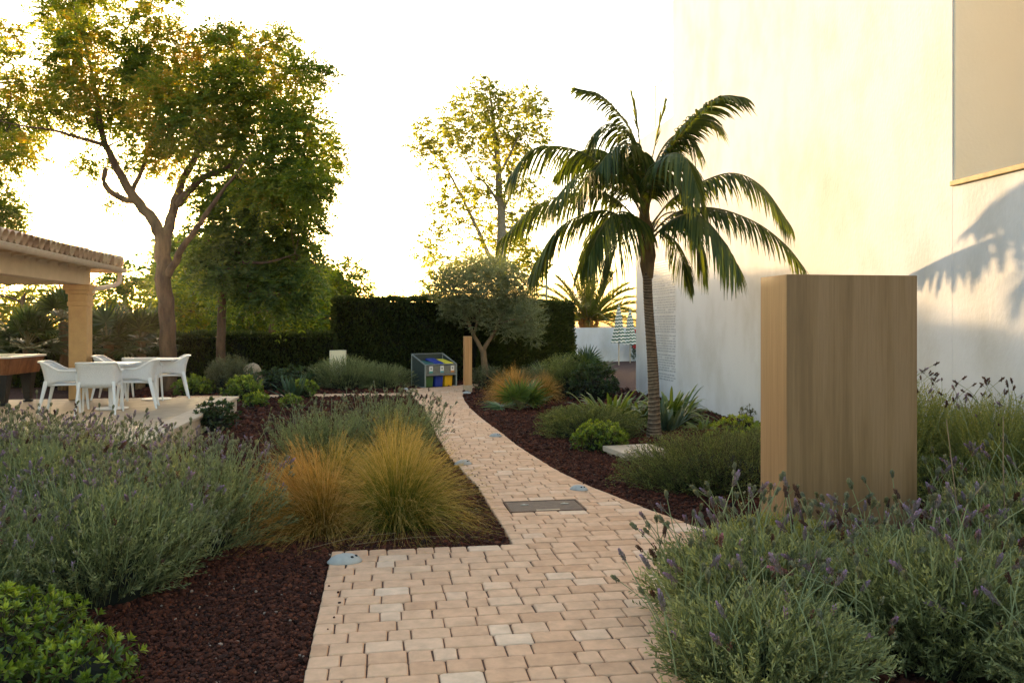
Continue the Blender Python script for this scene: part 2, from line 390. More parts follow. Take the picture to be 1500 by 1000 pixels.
# ------------------------------------------------------------------ totems
M['oak'] = woodm('oak_veneer', (.208, .120, .053), (.250, .146, .066), (.290, .173, .085))
M['oak2'] = woodm('orange_oak', (.40, .20, .075), (.50, .26, .10), (.58, .32, .13))
M['darkgap'] = surf('dark_plinth', (.03, .022, .016), rough=.8)
M['stone'] = surf('pale_stone', (.52, .40, .27), (.40, .30, .20), rough=.8, scale=14, bump=.3)
r = empty('wooden_totem', (3.29, 5.6, 0), 'big blank oak veneer totem slab standing in the near lavender', 'totem')
g = Geo(); box(g, (-.5, -.2, .05), (.5, .205, 2.0)); g.obj('body', M['oak'], r, bevel=.004)
g = Geo(); box(g, (-.47, -.17, -.05), (.47, .175, .05)); g.obj('plinth', M['darkgap'], r)
c = P(685, 568, 20.2)
r = empty('wooden_totem', (c[0], c[1], 0), 'slim orange wood totem post at the far bend of the path', 'totem', rz=.1)
g = Geo(); box(g, (-.09, -.09, .17), (.09, .09, 1.36)); g.obj('body', M['oak2'], r, bevel=.004)
g = Geo(); box(g, (-.095, -.1, -.05), (.095, .1, .168)); g.obj('plinth', M['stone'], r, bevel=.006)

# ------------------------------------------------------------------ pavilion
M['beige'] = surf('beige_render', (.60, .47, .31), (.52, .40, .26), rough=.85, scale=5, bump=.2)
M['ochre'] = surf('ochre_stone', (.60, .36, .15), (.50, .29, .12), rough=.8, scale=7, bump=.25)
M['tile'] = tintm('terracotta_tile', [(0, (.42, .25, .14)), (.6, (.56, .36, .21)), (1, (.66, .48, .30))], rough=.85, bump=.4, bscale=50, nscale=12)
M['gutter'] = surf('beige_gutter', (.56, .46, .34), (.48, .38, .27), rough=.45, scale=9)
def pavilion():
    o = np.array((-5.75, 16.2, .28))
    r = empty('pavilion', o, 'beige garden pavilion with tiled roof and square stone columns over the patio', 'pavilion')
    cx = -5.45
    for y in (16.15, 10.6):
        g = Geo(); w = .155
        box(g, (cx-w, y-w, .282), (cx+w, y+w, 1.98)); col = g.obj('column', M['ochre'], r, origin=o, bevel=.012)
        g = Geo()
        for zz0, zz1, ww in ((1.98, 2.06, .175), (2.06, 2.20, .162), (2.20, 2.27, .195), (2.27, 2.37, .225)): box(g, (cx-ww, y-ww, zz0+.0005), (cx+ww, y+ww, zz1))
        g.obj('capital', M['ochre'], col, origin=o, bevel=.012)
    g = Geo(); box(g, (cx-.13, 4, 2.371), (cx+.13, 16.29, 2.80)); box(g, (-14, 16.02, 2.371), (cx-.131, 16.289, 2.799))
    g.obj('beam', M['beige'], r, origin=o, bevel=.01)
    ex, ey, ez = -4.98, 16.92, 2.74                            # eave corner
    sl = math.tan(rad(13))
    g = Geo()                                                   # roof deck: two pitches meeting on the hip
    top = 5.0
    A = (ex, 4, ez); B = (ex, ey, ez); C_ = (ex-top, ey-top, ez+top*sl); D = (ex-top, 4, ez+top*sl); E_ = (-16, ey, ez); F_ = (-16, ey-top, ez+top*sl)
    for q in ((A, B, C_, D), (B, E_, F_, C_)):
        v = list(q)+[(x, y, z+.05) for x, y, z in q]; hexa(g, v, .4)
    roof = g.obj('roof', M['beige'], r, origin=o)
    g = Geo()                                                   # barrel tiles
    def rowtiles(p0, dirv, up, n, pitch=.2):
        for k in range(n):
            b = np.asarray(p0)+np.asarray(dirv)*pitch*k
            ln = min(top, max(.3, k*pitch-.05)) if n else top
            pts = [b+np.asarray(up)*s for s in np.linspace(-.06, ln, max(2, int(ln/.42)+1))]
            for a1, a2 in zip(pts[:-1], pts[1:]):
                tube(g, [a1+(0, 0, .055), a2+np.asarray(up)*.04+(0, 0, .04)], [.092, .075], 8, U(0, 1), cap=False)
    rowtiles((ex, ey-.1, ez+.05), (0, -1, 0), (-1, 0, sl), 60)
    rowtiles((ex-.1, ey, ez+.05), (-1, 0, 0), (0, -1, sl), 50)
    hp = [np.array((ex, ey, ez+.12))+np.array((-1, -1, sl))*s for s in np.linspace(0, top, 12)]
    for a1, a2 in zip(hp[:-1], hp[1:]): tube(g, [a1, a2], [.11, .09], 8, U(0, 1), cap=False)
    g.obj('tile_covering', M['tile'], roof, origin=o, smooth=True)
    for k in range(26):                                         # shaped rafter tails
        y = 16.1-k*.44
        g = Geo(); pr = [(-.1, 0), (.31, .0), (.31, -.055), (.25, -.065), (.19, -.10), (.14, -.125), (.06, -.135), (.0, -.19), (-.1, -.19)]
        n = len(pr); rz = lambda a: ez+(ex-(cx+.13+a))*sl-.004
        v = [(cx+.13+a, y-.05, rz(a)+b) for a, b in pr]+[(cx+.13+a, y+.05, rz(a)+b) for a, b in pr]
        g.add(v, [(q, (q+1) % n, (q+1) % n+n, q+n) for q in range(n)]); g.add(v, [tuple(range(n-1, -1, -1)), tuple(range(n, 2*n))])
        g.obj('rafter', M['beige'], r, origin=o)
    g = Geo()                                                   # half round gutter
    a = np.linspace(math.pi, 2*math.pi, 9)
    def gut(p, q, out):
        p, q, out = map(np.asarray, (p, q, out)); ring = [np.outer(np.cos(a)*.075, out)+np.outer(np.sin(a)*.075, (0, 0, 1))+e for e in (p, q)]
        ring2 = [np.outer(np.cos(a)*.066, out)+np.outer(np.sin(a)*.066, (0, 0, 1))+e for e in (p, q)]
        for rr, fl in ((ring, 0), (ring2, 1)):
            v = np.vstack(rr); f = [(k, k+1, k+10, k+9) if fl else (k+1, k, k+9, k+10) for k in range(8)]; g.add(v, f)
        for e in (p, q): tube(g, [e+out*.072, e+out*.0721+nz(q-p)*.001], .012, 6)
        tube(g, [p+out*.072, q+out*.072], .012, 6); g.add(np.vstack([ring[1], ring2[1]]), [(k, k+1, k+10, k+9) for k in range(8)])
    gut((ex+.03, 4, ez-.0), (ex+.03, ey+.05, ez-.03), (1., 0, 0)); gut((-16, ey+.03, ez-.03), (ex+.0, ey+.03, ez-.03), (0, 1., 0))
    g.obj('gutter', M['gutter'], r, origin=o, smooth=True)
    g = Geo()
    tube(g, smooth_path([(ex-.0, ey-.05, ez-.08), (ex, ey-.06, ez-.20), (ex-.02, ey-.1, ez-.30), (ex-.14, ey-.25, ez-.38), (cx+.24, 16.22, ez-.44), (cx+.19, 16.2, ez-.50)]), .043, 10)
    g.obj('downpipe', M['gutter'], r, smooth=True, origin=o)
pavilion()

# ------------------------------------------------------------------ billiard table on the patio
M['walnut'] = woodm('reddish_wood', (.13, .045, .018), (.20, .075, .03), (.26, .11, .045), rough=.35)
M['blackm'] = surf('black_metal', (.012, .012, .012), rough=.5)
M['felt'] = surf('green_felt', (.02, .10, .06), rough=1)
M['whitep'] = surf('white_resin', (.80, .79, .77), (.77, .76, .74), rough=.42, scale=4, spec=.45)
def billiard():
    c = P(42, 522, 14.4)
    r = empty('billiard_table', (c[0]-1.0, c[1], .282), 'reddish wood billiard table with black legs at the left edge of the patio', 'table', rz=-.06)
    g = Geo(); L, W = 1.02, .62
    v = [(-L+.1, -W+.06, .52), (L-.07, -W+.06, .52), (L-.07, W-.06, .52), (-L+.1, W-.06, .52), (-L, -W, .80), (L, -W, .80), (L, W, .80), (-L, W, .80)]
    hexa(g, v); g.obj('cabinet', M['walnut'], r, bevel=.01)
    g = Geo()
    for lo, hi in (((-L-.02, -W-.02, .8005), (L+.02, -W+.11, .835)), ((-L-.02, W-.11, .8005), (L+.02, W+.02, .835)), ((-L-.02, -W+.1105, .8005), (-L+.11, W-.1105, .835)), ((L-.11, -W+.1105, .8005), (L+.02, W-.1105, .835))): box(g, lo, hi)
    g.obj('rail', M['whitep'], r, bevel=.006)  # white colour paints the sunlit top of the wooden rail
    g = Geo(); box(g, (-L+.111, -W+.111, .801), (L-.111, W-.111, .81)); g.obj('playing_surface', M['felt'], r)
    for sx in (-1, 1):
        for sy in (-1, 1):
            g = Geo(); x, y = sx*(L-.2), sy*(W-.2)
            hexa(g, [(x-.05, y-.05, .04), (x+.05, y-.05, .04), (x+.05, y+.05, .04), (x-.05, y+.05, .04), (x-.10, y-.10, .519), (x+.10, y-.10, .519), (x+.10, y+.10, .519), (x-.10, y+.10, .519)])
            lathe(g, [(0, .0), (.085, .0), (.085, .025), (.04, .04), (0, .04)], 14, (x, y, 0))
            g.obj('leg', M['blackm'], r, bevel=.006)
billiard()

# ------------------------------------------------------------------ chairs and tables
M['resin_net'] = surf('white_resin_mesh', (.74, .73, .71), (.62, .61, .6), rough=.5, scale=60, bump=.6, bscale=90)
def chair():
    r = empty('armchair', (0, 0, 0), 'white resin armchair', 'chair', 'white chairs round the patio tables')
    # facing +Y; seat 0.45
    g = Geo(); n = 11
    xs = np.linspace(-.235, .235, n); ys = np.linspace(-.2, .245, 9)
    X, Y = np.meshgrid(xs, ys); Z = .455-.012*np.cos(X/.235*1.4)+.01*np.clip((Y-.1)/.14, 0, 1)*0-.02*np.clip((-Y)/.2, 0, 1)
    v = np.stack([X, Y, Z], -1).reshape(-1, 3); i = np.arange(8)[:,None]*n+np.arange(n-1)[None]
    f = np.stack([i, i+1, i+n+1, i+n], -1).reshape(-1, 4)
    g.add(v, f); s = g.obj('seat', M['resin_net'], r, smooth=True)
    m = s.modifiers.new('t', 'SOLIDIFY'); m.thickness = .022; m.offset = -1
    # wrap-around shell: plan path from left front arm round the back to right front arm
    pa = smooth_path([(-.265, .21, 0), (-.27, .05, 0), (-.27, -.12, 0), (-.235, -.225, 0), (-.13, -.262, 0), (0, -.27, 0), (.13, -.262, 0), (.235, -.225, 0), (.27, -.12, 0), (.27, .05, 0), (.265, .21, 0)], 4)
    k = len(pa); back = np.clip((-.02-pa[:,1])/.2, 0, 1); back = back*back*(3-2*back)
    top = .655+.135*back; bot = .485-.06*back
    rows = []
    for t in np.linspace(0, 1, 7):
        z = bot+(top-bot)*t; flare = 1+.03*t
        p = pa.copy(); p[:,0] *= flare*(1+.10*back*0); p[:,1] -= back*(.075*t*t); p[:,2] = z; rows.append(p)
    v = np.concatenate(rows); i = np.arange(6)[:,None]*k+np.arange(k-1)[None]
    g = Geo(); g.add(v, np.stack([i, i+1, i+k+1, i+k], -1).reshape(-1, 4))
    b = g.obj('backrest', M['resin_net'], r, smooth=True); m = b.modifiers.new('t', 'SOLIDIFY'); m.thickness = .014; m.offset = 0
    # flat lip along the top edge
    t = rows[-1]; d = nz(np.gradient(t, axis=0)); sd = np.cross(d, (0, 0, 1.)); q = np.cross(sd, d)
    w = .020+.012*(1-back); h = .011
    ring = np.stack([t-sd*.028+q*h, t+sd*.028+q*h, t+sd*.032-q*h, t-sd*.024-q*h], 1)
    g = Geo(); j = np.arange(k-1)[:,None]*4+np.arange(4)[None]; j2 = np.arange(k-1)[:,None]*4+(np.arange(4)[None]+1) % 4
    g.add(ring.reshape(-1, 3), np.stack([j, j2, j2+4, j+4], -1).reshape(-1, 4)); g.add(ring[0], [(0, 1, 2, 3)]); g.add(ring[-1], [(3, 2, 1, 0)])
    g.obj('armrest', M['whitep'], r, smooth=False, bevel=.004)
    for sx in (-1, 1):
        g = Geo(); hexa(g, [(sx*.29-.013, .245, 0), (sx*.29+.013, .245, 0), (sx*.29+.013, .275, 0), (sx*.29-.013, .275, 0), (sx*.255-.02, .17, .67), (sx*.255+.02, .17, .67), (sx*.255+.02, .235, .67), (sx*.255-.02, .235, .67)])
        g.obj('leg', M['whitep'], r, bevel=.008)
        g = Geo(); hexa(g, [(sx*.275-.013, -.345, 0), (sx*.275+.013, -.345, 0), (sx*.275+.013, -.315, 0), (sx*.275-.013, -.315, 0), (sx*.235-.022, -.255, .50), (sx*.235+.022, -.255, .50), (sx*.235+.022, -.19, .50), (sx*.235-.022, -.19, .50)])
        g.obj('leg', M['whitep'], r, bevel=.008)
        g = Geo(); box(g, (sx*.245-.014, -.2, .425), (sx*.245+.014, .22, .455)); g.obj('side_rail', M['whitep'], r, bevel=.006)
    return r
PZ = .283
def ptable(loc, label):
    r = empty('table', loc, label, 'table', 'white tables on the patio')
    g = Geo(); box(g, (-.37, -.37, .715), (.37, .37, .745)); g.obj('tabletop', M['whitep'], r, bevel=.012)
    g = Geo(); tube(g, [(0, 0, .02), (0, 0, .714)], .042, 12); g.obj('pedestal', M['whitep'], r, smooth=True, bevel=.002)
    g = Geo(); lathe(g, [(0, .0), (.26, .0), (.26, .012), (.05, .026), (0, .026)], 28); g.obj('base', M['whitep'], r)
    return r
T1 = P(163, 500, 13.45); T2 = P(229, 500, 15.15)
ptable((T1[0], T1[1], PZ), 'white pedestal table behind the nearest chair back on the patio')
ptable((T2[0], T2[1], PZ), 'white pedestal table with round base plate nearer the patio corner')
ch = [(P(97, 500, 12.95), -1.45, 'white armchair seen side on beside the billiard table'),
      (P(146, 500, 12.7), .12, 'white armchair with its back to the viewer, nearest the lavender'),
      (P(199, 500, 13.55), 1.75, 'white armchair between the two patio tables turned towards the near one'),
      (P(168, 500, 15.2), -1.5, 'white armchair mostly hidden, only its back corner shows behind the near table'),
      (P(209, 500, 14.45), .1, 'white armchair with its back to the viewer in front of the far table'),
      (P(248, 500, 15.3), 1.85, 'white armchair farthest right on the patio beside the tree trunk')]
c0 = chair()
for k, (p, rz, lab) in enumerate(ch):
    if k == 0: c0.location = (p[0], p[1], PZ); c0.rotation_euler = (0, 0, rz); c0['label'] = lab
    else: copy_thing(c0, (p[0], p[1], PZ), rz, lab)

# ------------------------------------------------------------------ bins
M['galv'] = surf('galvanised_steel', (.30, .31, .28), (.20, .21, .19), rough=.45, scale=20, metal=.6)
M['screen'] = surf('dark_screen_mesh', (.05, .065, .055), (.03, .04, .034), rough=.7, scale=90, bump=.5)
def plastic(n, c): return surf(n, c, tuple(x*.8 for x in c), rough=.45, scale=6)
M['bgreen'] = plastic('green_plastic', (.05, .12, .03)); M['bblue'] = plastic('blue_plastic', (.015, .04, .30)); M['byellow'] = plastic('yellow_plastic', (.75, .42, .01))
M['lteal'] = plastic('teal_plastic', (.02, .12, .10)); M['lyel'] = plastic('pale_yellow_plastic', (.75, .65, .05))
M['paper'] = surf('white_paper', (.78, .77, .72), rough=.8)
M['tealp'] = surf('teal_print', (.05, .35, .30), rough=.8); M['orap'] = surf('orange_print', (.65, .28, .08), rough=.8); M['bluep'] = surf('blue_print', (.1, .35, .42), rough=.8); M['greyp'] = surf('grey_print', (.25, .26, .25), rough=.8)
FL = P(623, 568, 21.3); FR = P(668.5, 565, 21.95)
ang = math.atan2(FR[1]-FL[1], FR[0]-FL[0]); BW = float(np.hypot(*(FR-FL)[:2])); BD = .62
BZ = 0.0
def bins():
    r = empty('bin_enclosure', (FL[0], FL[1], BZ), 'grey steel recycling bin enclosure with sloping top against the tall hedge', 'bin shelter', rz=ang)
    hf, hb, t = .60, .86, .022
    def bar(p, q, par=r, nm='frame_post'):
        g = Geo(); tube(g, [p, q], t, 4); return g.obj(nm, M['galv'], par)
    for x, y, h in ((0, 0, hf), (BW, 0, hf), (0, BD, hb), (BW, BD, hb)): bar((x, y, 0), (x, y, h))
    for p, q in (((0, 0, hf), (BW, 0, hf)), ((0, BD, hb), (BW, BD, hb)), ((0, 0, hf), (0, BD, hb)), ((BW, 0, hf), (BW, BD, hb)), ((0, 0, .33), (BW, 0, .33)), ((0, 0, .02), (0, BD, .02)), ((BW, 0, .02), (BW, BD, .02))): bar(p, q, nm='frame_rail')
    g = Geo(); v = [(-.005, .02, .02), (.005, .02, .02), (.005, BD-.02, .02), (-.005, BD-.02, .02), (-.005, .02, hf), (.005, .02, hf), (.005, BD-.02, hb-.01), (-.005, BD-.02, hb-.01)]; hexa(g, v); g.obj('side_screen', M['screen'], r)
    g = Geo(); hexa(g, np.array(v)+(BW, 0, 0)); g.obj('side_screen', M['screen'], r)
    g = Geo(); box(g, (.02, BD-.006, .02), (BW-.02, BD+.006, hb)); g.obj('rear_screen', M['screen'], r)
    g = Geo(); box(g, (.022, -.006, .35), (BW-.022, .006, .582))
    fp = g.obj('front_panel', M['galv'], r)
    g = Geo()
    for a in np.linspace(.36, .575, 9): box(g, (.03, -.010, a), (BW-.03, -.0065, a+.007))
    g.obj('slat', M['screen'], fp)
    for fx, mt in ((.17, 'tealp'), (.52, 'bluep'), (.86, 'orap')):
        x = BW*fx; g = Geo(); box(g, (x-.055, -.018, .385), (x+.055, -.0125, .565)); st = g.obj('sticker', M['paper'], fp)
        g = Geo(); box(g, (x-.055, -.0205, .386), (x+.055, -.0182, .435)); g.obj('colour_band', M[mt], st)
        g = Geo(); box(g, (x-.02, -.0205, .475), (x+.02, -.0182, .525)); g.obj('pictogram', M['greyp'], st)
    for k, (m1, m2, nm) in enumerate((('bgreen', 'lteal', 'dark green waste bin with teal lid, left in the bin enclosure'), ('bblue', 'bblue', 'blue waste bin with blue lid in the middle of the enclosure'), ('byellow', 'lyel', 'yellow waste bin with bright yellow lid in the bin enclosure'))):
        lx_ = (k+.5)/3*(BW-.06)+.03; w = BW/3*.42
        ca, sa = math.cos(ang), math.sin(ang); yy_ = .29
        b = empty('waste_bin', (FL[0]+lx_*ca-yy_*sa, FL[1]+lx_*sa+yy_*ca, BZ), nm, 'bin', 'recycling bins in the steel enclosure', rz=ang)
        g = Geo(); hexa(g, [(-w*.85, -.19, .01), (w*.85, -.19, .01), (w*.85, .19, .01), (-w*.85, .19, .01), (-w, -.24, .60), (w, -.24, .60), (w, .24, .60), (-w, .24, .60)]); g.obj('body', M[m1], b, bevel=.02)
        g = Geo(); tl = (.03, .09, .06)[k]
        hexa(g, [(-w*1.04, -.26, .604), (w*1.04, -.26, .604), (w*1.04, .25, .62+tl), (-w*1.04, .25, .62+tl), (-w*.9, -.22, .645), (w*.9, -.22, .645), (w*.9, .22, .665+tl), (-w*.9, .22, .665+tl)])
        g.obj('lid', M[m2], b, bevel=.015)
bins()

# ------------------------------------------------------------------ small things on the path
M['alu'] = surf('weathered_aluminium', (.44, .43, .39), (.33, .32, .29), rough=.6, scale=18, metal=0, bump=.1)
M['slot'] = surf('dark_glass', (.02, .022, .025), rough=.2)
M['hatch'] = surf('brown_steel_plate', (.13, .085, .058), (.085, .055, .040), rough=.7, scale=14, bump=.5, bscale=180, c3=(.17, .115, .08))
def pathlight():
    r = empty('path_light', (0, 0, 0), 'light', 'ground light', 'flat ground lights along the path')
    g = Geo(); lathe(g, [(.118, 0), (.12, .008), (.112, .016), (.095, .034), (.065, .050), (.03, .058), (0, .0595)], 36, sx=1, sy=.62); g.obj('housing', M['alu'], r, smooth=True)
    for q in (-.03, .62, 2.6):
        x, y = .078*math.cos(q-.9), .048*math.sin(q-.9)
        g = Geo(); blob(g, (x, y, .041), (.012, .010, .010), ICO2, 0); g.obj('lens', M['slot'], r, smooth=True)
    return r
pl = pathlight()
for k, (u, v, sc, rz, lab) in enumerate(((505, 823, 1.0, .1, 'pale oval ground light on the corner of the near paving by the mulch'), (848, 717, .8, -.6, 'pale oval ground light beside the brown hatch plate'), (726, 639, .8, -.3, 'pale oval ground light halfway along the right path edge'), (684, 576, .9, 0, 'pale oval ground light at the foot of the slim totem'), (664, 668, .9, .3, 'pale oval ground light on the left path edge by the tall grass'), (516, 573, .9, .3, 'pale oval ground light at the far left path edge before the bins'))):
    d = FPX*(EYE-.02)/(v-HOR); p = P(u, v, d)
    if k == 5: p = P(596, 571, 20.6)
    if k == 4: p = np.array((.93, 9.6, 0))
    if k == 0: pl.location = (p[0], p[1], PT+.001); pl.rotation_euler = (0, 0, rz); pl['label'] = lab
    else: copy_thing(pl, (p[0], p[1], PT+.001), rz, lab, (sc,)*3)
r = empty('hatch_cover', (1.44, 7.311, PT), 'brown steel hatch plate set into the middle of the path', 'hatch')
g = Geo(); box(g, (-.325, -.2, -.06), (.325, .2, -.002)); g.obj('plate', M['hatch'], r, bevel=.003)
g = Geo()
for lo, hi in (((-.34, -.214, -.06), (.34, -.2005, .001)), ((-.34, .2005, -.06), (.34, .214, .001)), ((-.34, -.2, -.06), (-.3255, .2, .001)), ((.3255, -.2, -.06), (.34, .2, .001))): box(g, lo, hi)
g.obj('frame', M['joint'], r)
for x in (-.17, .2):
    g = Geo(); box(g, (x-.035, .03, -.0015), (x+.035, .052, .004)); box(g, (x-.012, .06, -.0015), (x+.012, .08, .003)); g.obj('handle', M['galv'], r)
g = Geo(); box(g, (-.10, -.19, -.0015), (.11, -.15, .0015)); g.obj('label_plate', M['stone'], r)
r = empty('stone_slab', (3.05, 9.98, 0), 'cream stone slab lying on the mulch before the palm trunk', 'slab', rz=.15)
g = Geo(); box(g, (-.20, -.32, .0), (.34, .22, .045)); g.obj('foot', M['stone'], r, bevel=.004)
g = Geo(); box(g, (-.25, -.36, .0455), (.40, .25, .11)); g.obj('top', M['patioedge'], r, bevel=.006)

# ------------------------------------------------------------------ closed striped parasols far behind
M['stripe'] = None
def stripem():
    m, t, N, L = nt('striped_canvas')
    out = N.new('ShaderNodeOutputMaterial'); b = N.new('ShaderNodeBsdfPrincipled'); L.new(b.outputs[0], out.inputs[0]); b.inputs['Roughness'].default_value = .9
    tc = N.new('ShaderNodeTexCoord'); s = N.new('ShaderNodeSeparateXYZ'); L.new(tc.outputs['Object'], s.inputs[0])
    a = N.new('ShaderNodeMath'); a.operation = 'ARCTAN2'; L.new(s.outputs[1], a.inputs[0]); L.new(s.outputs[0], a.inputs[1])
    k = N.new('ShaderNodeMath'); k.operation = 'MULTIPLY'; k.inputs[1].default_value = 8; L.new(a.outputs[0], k.inputs[0])
    sn = N.new('ShaderNodeMath'); sn.operation = 'SINE'; L.new(k.outputs[0], sn.inputs[0])
    zz = N.new('ShaderNodeMath'); zz.operation = 'MULTIPLY_ADD'; zz.inputs[1].default_value = .16; L.new(sn.outputs[0], zz.inputs[0])
    q = N.new('ShaderNodeMath'); q.operation = 'MULTIPLY'; q.inputs[1].default_value = 7.5; L.new(s.outputs[2], q.inputs[0]); L.new(q.outputs[0], zz.inputs[2])
    fr = N.new('ShaderNodeMath'); fr.operation = 'FRACT'; L.new(zz.outputs[0], fr.inputs[0])
    r = ramp(N, [(.49, (.80, .77, .68)), (.51, (.05, .12, .07))]); r.color_ramp.interpolation = 'CONSTANT'; L.new(fr.outputs[0], r.inputs[0]); L.new(r.outputs[0], b.inputs['Base Color']); return m
M['stripe'] = stripem()
M['polew'] = surf('pale_wood_pole', (.55, .45, .32), rough=.6)
for (u, d, h, lab) in ((906.5, 33.5, 2.42, 'closed parasol in green and cream stripes before the white wall'), (923, 35.5, 2.30, 'closed striped parasol half hidden by the building corner')):
    p = P(u, 475, d); r = empty('parasol', (p[0], p[1], 0), lab, 'parasol', 'closed striped parasols by the white wall')
    g = Geo(); n = 32; a = np.linspace(0, 2*np.pi, n, endpoint=False); rows = []
    for z, R_, w in ((h, .02, 0), (h-.1, .05, .1), (h-.4, .11, .14), (h-.9, .16, .18), (h-1.35, .24, .22), (h-1.52, .27, .26)):
        rr = R_*(1+w*np.cos(8*a)); rows.append(np.column_stack([rr*np.cos(a), rr*np.sin(a), np.full(n, z)]))
    i = np.arange(5)[:,None]*n; j = np.arange(n)[None]; j2 = (j+1) % n
    g.add(np.vstack(rows), np.stack([i+n+j, i+n+j2, i+j2, i+j], -1).reshape(-1, 4)); g.obj('canopy', M['stripe'], r, smooth=True)
    g = Geo(); tube(g, [(0, 0, 0), (0, 0, h+.08)], .025, 8); g.obj('pole', M['polew'], r, smooth=True)
# thin pole far behind the hedge
p = P(800.5, 475, 40)
g = Geo(); tube(g, [(p[0], p[1], 0), (p[0], p[1], 4.1)], [.07, .05], 8); lathe(g, [(0, 4.1), (.09, 4.1), (.12, 4.2), (.03, 4.3), (0, 4.3)], 10, (p[0], p[1], 0))
tag(g.obj('lamp_post', M['galv'], smooth=True), 'thin grey lamp post rising behind the tall hedge left of the date palm', 'post')

# ------------------------------------------------------------------ foliage materials
M['lav'] = leafm('lavender_leaf', [(0, (.045, .056, .020)), (.45, (.150, .172, .074)), (1, (.40, .40, .18))], trans=.3, rough=.6, tcol=(1.3, 1.3, .5))  # dark end deepened to paint the shade between bushes
M['lavyel'] = leafm('yellowish_lavender_leaf', [(0, (.085, .10, .025)), (.5, (.22, .23, .06)), (1, (.38, .35, .11))], trans=.35, rough=.6, tcol=(1.3, 1.3, .5))
M['lavstem'] = leafm('lavender_stem', [(0, (.14, .17, .075)), (1, (.28, .31, .15))], trans=.2, rough=.6)
M['bloom'] = leafm('lavender_bloom', [(0, (.13, .11, .075)), (.45, (.20, .16, .15)), (.8, (.27, .20, .26)), (1, (.38, .27, .42))], trans=.3, rough=.7, tcol=(1.2, .9, 1))
M['bud'] = leafm('lavender_bud', [(0, (.10, .10, .06)), (.6, (.19, .20, .13)), (1, (.28, .27, .19))], trans=.3, rough=.7)
M['pinkb'] = leafm('pink_bloom', [(0, (.10, .04, .03)), (.5, (.22, .12, .09)), (1, (.45, .20, .30))], trans=.3, rough=.7, tcol=(1.2, .9, .8))
M['dryb'] = leafm('dry_bloom', [(0, (.045, .02, .015)), (1, (.14, .07, .045))], trans=.2, rough=.8)
M['rosem'] = leafm('rosemary_leaf', [(0, (.038, .058, .016)), (.5, (.125, .155, .044)), (1, (.25, .27, .085))], trans=.3, rough=.5)
M['rosegrey'] = leafm('grey_green_leaf', [(0, (.05, .06, .03)), (.5, (.10, .115, .062)), (1, (.17, .18, .10))], trans=.3, rough=.6)
M['bright'] = leafm('bright_leaf', [(0, (.04, .075, .010)), (.5, (.135, .195, .020)), (1, (.36, .42, .05))], trans=.35, rough=.4, spec=.45)
M['dkleaf'] = leafm('dark_leaf', [(0, (.016, .030, .010)), (.5, (.035, .062, .018)), (1, (.075, .11, .03))], trans=.3, rough=.42, spec=.45)
M['strap'] = leafm('strap_leaf', [(0, (.04, .072, .016)), (.5, (.085, .135, .032)), (1, (.18, .235, .06))], trans=.3, rough=.4, spec=.45)
M['agave'] = leafm('agave_leaf', [(0, (.05, .085, .055)), (1, (.11, .15, .09))], trans=.15, rough=.5)
M['aloe'] = leafm('aloe_leaf', [(0, (.045, .085, .05)), (1, (.09, .14, .075))], trans=.15, rough=.5)
M['grass'] = leafm('feather_grass', [(0, (.06, .10, .014)), (.35, (.17, .18, .022)), (.65, (.40, .27, .05)), (1, (.62, .44, .16))], trans=.45, rough=.6, tcol=(1.25, 1.1, .6))
M['grassor'] = leafm('orange_feather_grass', [(0, (.07, .085, .014)), (.35, (.23, .15, .022)), (.65, (.43, .25, .05)), (1, (.60, .39, .14))], trans=.45, rough=.6, tcol=(1.25, 1.0, .6))
M['twig'] = surf('twig_bark', (.085, .055, .030), (.045, .03, .018), rough=.9, scale=20, bump=.4)
M['bark'] = surf('tree_bark', (.125, .072, .036), (.05, .028, .015), rough=.95, scale=7, bump=1, bscale=16, stretch=(1, 1, .22), c3=(.18, .11, .058), bdist=.03)
M['olivebark'] = surf('olive_bark', (.24, .16, .085), (.12, .08, .045), rough=.95, scale=9, bump=1, bscale=22, stretch=(1, 1, .3), bdist=.02)
M['palebark'] = surf('poplar_bark', (.26, .21, .14), (.15, .12, .08), rough=.95, scale=9, bump=.6, bscale=22)
M['tleaf'] = leafm('tree_leaf', [(0, (.042, .074, .011)), (.45, (.115, .165, .018)), (.8, (.21, .23, .025)), (1, (.36, .23, .03))], trans=.6, rough=.5, tcol=(2.0, 1.8, .4))
M['dleaf'] = leafm('dark_tree_leaf', [(0, (.028, .056, .015)), (.6, (.092, .138, .03)), (1, (.20, .22, .038))], trans=.5, rough=.45, tcol=(1.9, 1.8, .4))
M['pleaf'] = leafm('poplar_leaf', [(0, (.10, .13, .022)), (.6, (.18, .20, .03)), (1, (.30, .28, .055))], trans=.62, rough=.5, tcol=(2.0, 1.8, .5))
M['oleaf'] = leafm('olive_leaf', [(0, (.11, .13, .066)), (.5, (.22, .25, .14)), (1, (.36, .38, .22))], trans=.38, rough=.5, tcol=(1.4, 1.3, .5))
M['hleaf'] = leafm('cypress_leaf', [(0, (.018, .028, .007)), (.6, (.052, .070, .015)), (1, (.13, .14, .03))], trans=.3, rough=.7)
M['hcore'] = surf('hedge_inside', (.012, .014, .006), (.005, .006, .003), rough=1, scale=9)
M['kleaf'] = leafm('kentia_leaf', [(0, (.024, .044, .013)), (.55, (.055, .085, .022)), (1, (.14, .155, .034))], trans=.35, rough=.5, tcol=(1.8, 1.6, .35), spec=.3)
M['krachis'] = surf('frond_stalk', (.17, .14, .045), (.10, .09, .03), rough=.5)
M['ktrunk'] = None
M['dateleaf'] = leafm('date_palm_leaf', [(0, (.06, .09, .02)), (.6, (.14, .165, .035)), (1, (.26, .25, .06))], trans=.5, rough=.5, tcol=(1.5, 1.3, .4))
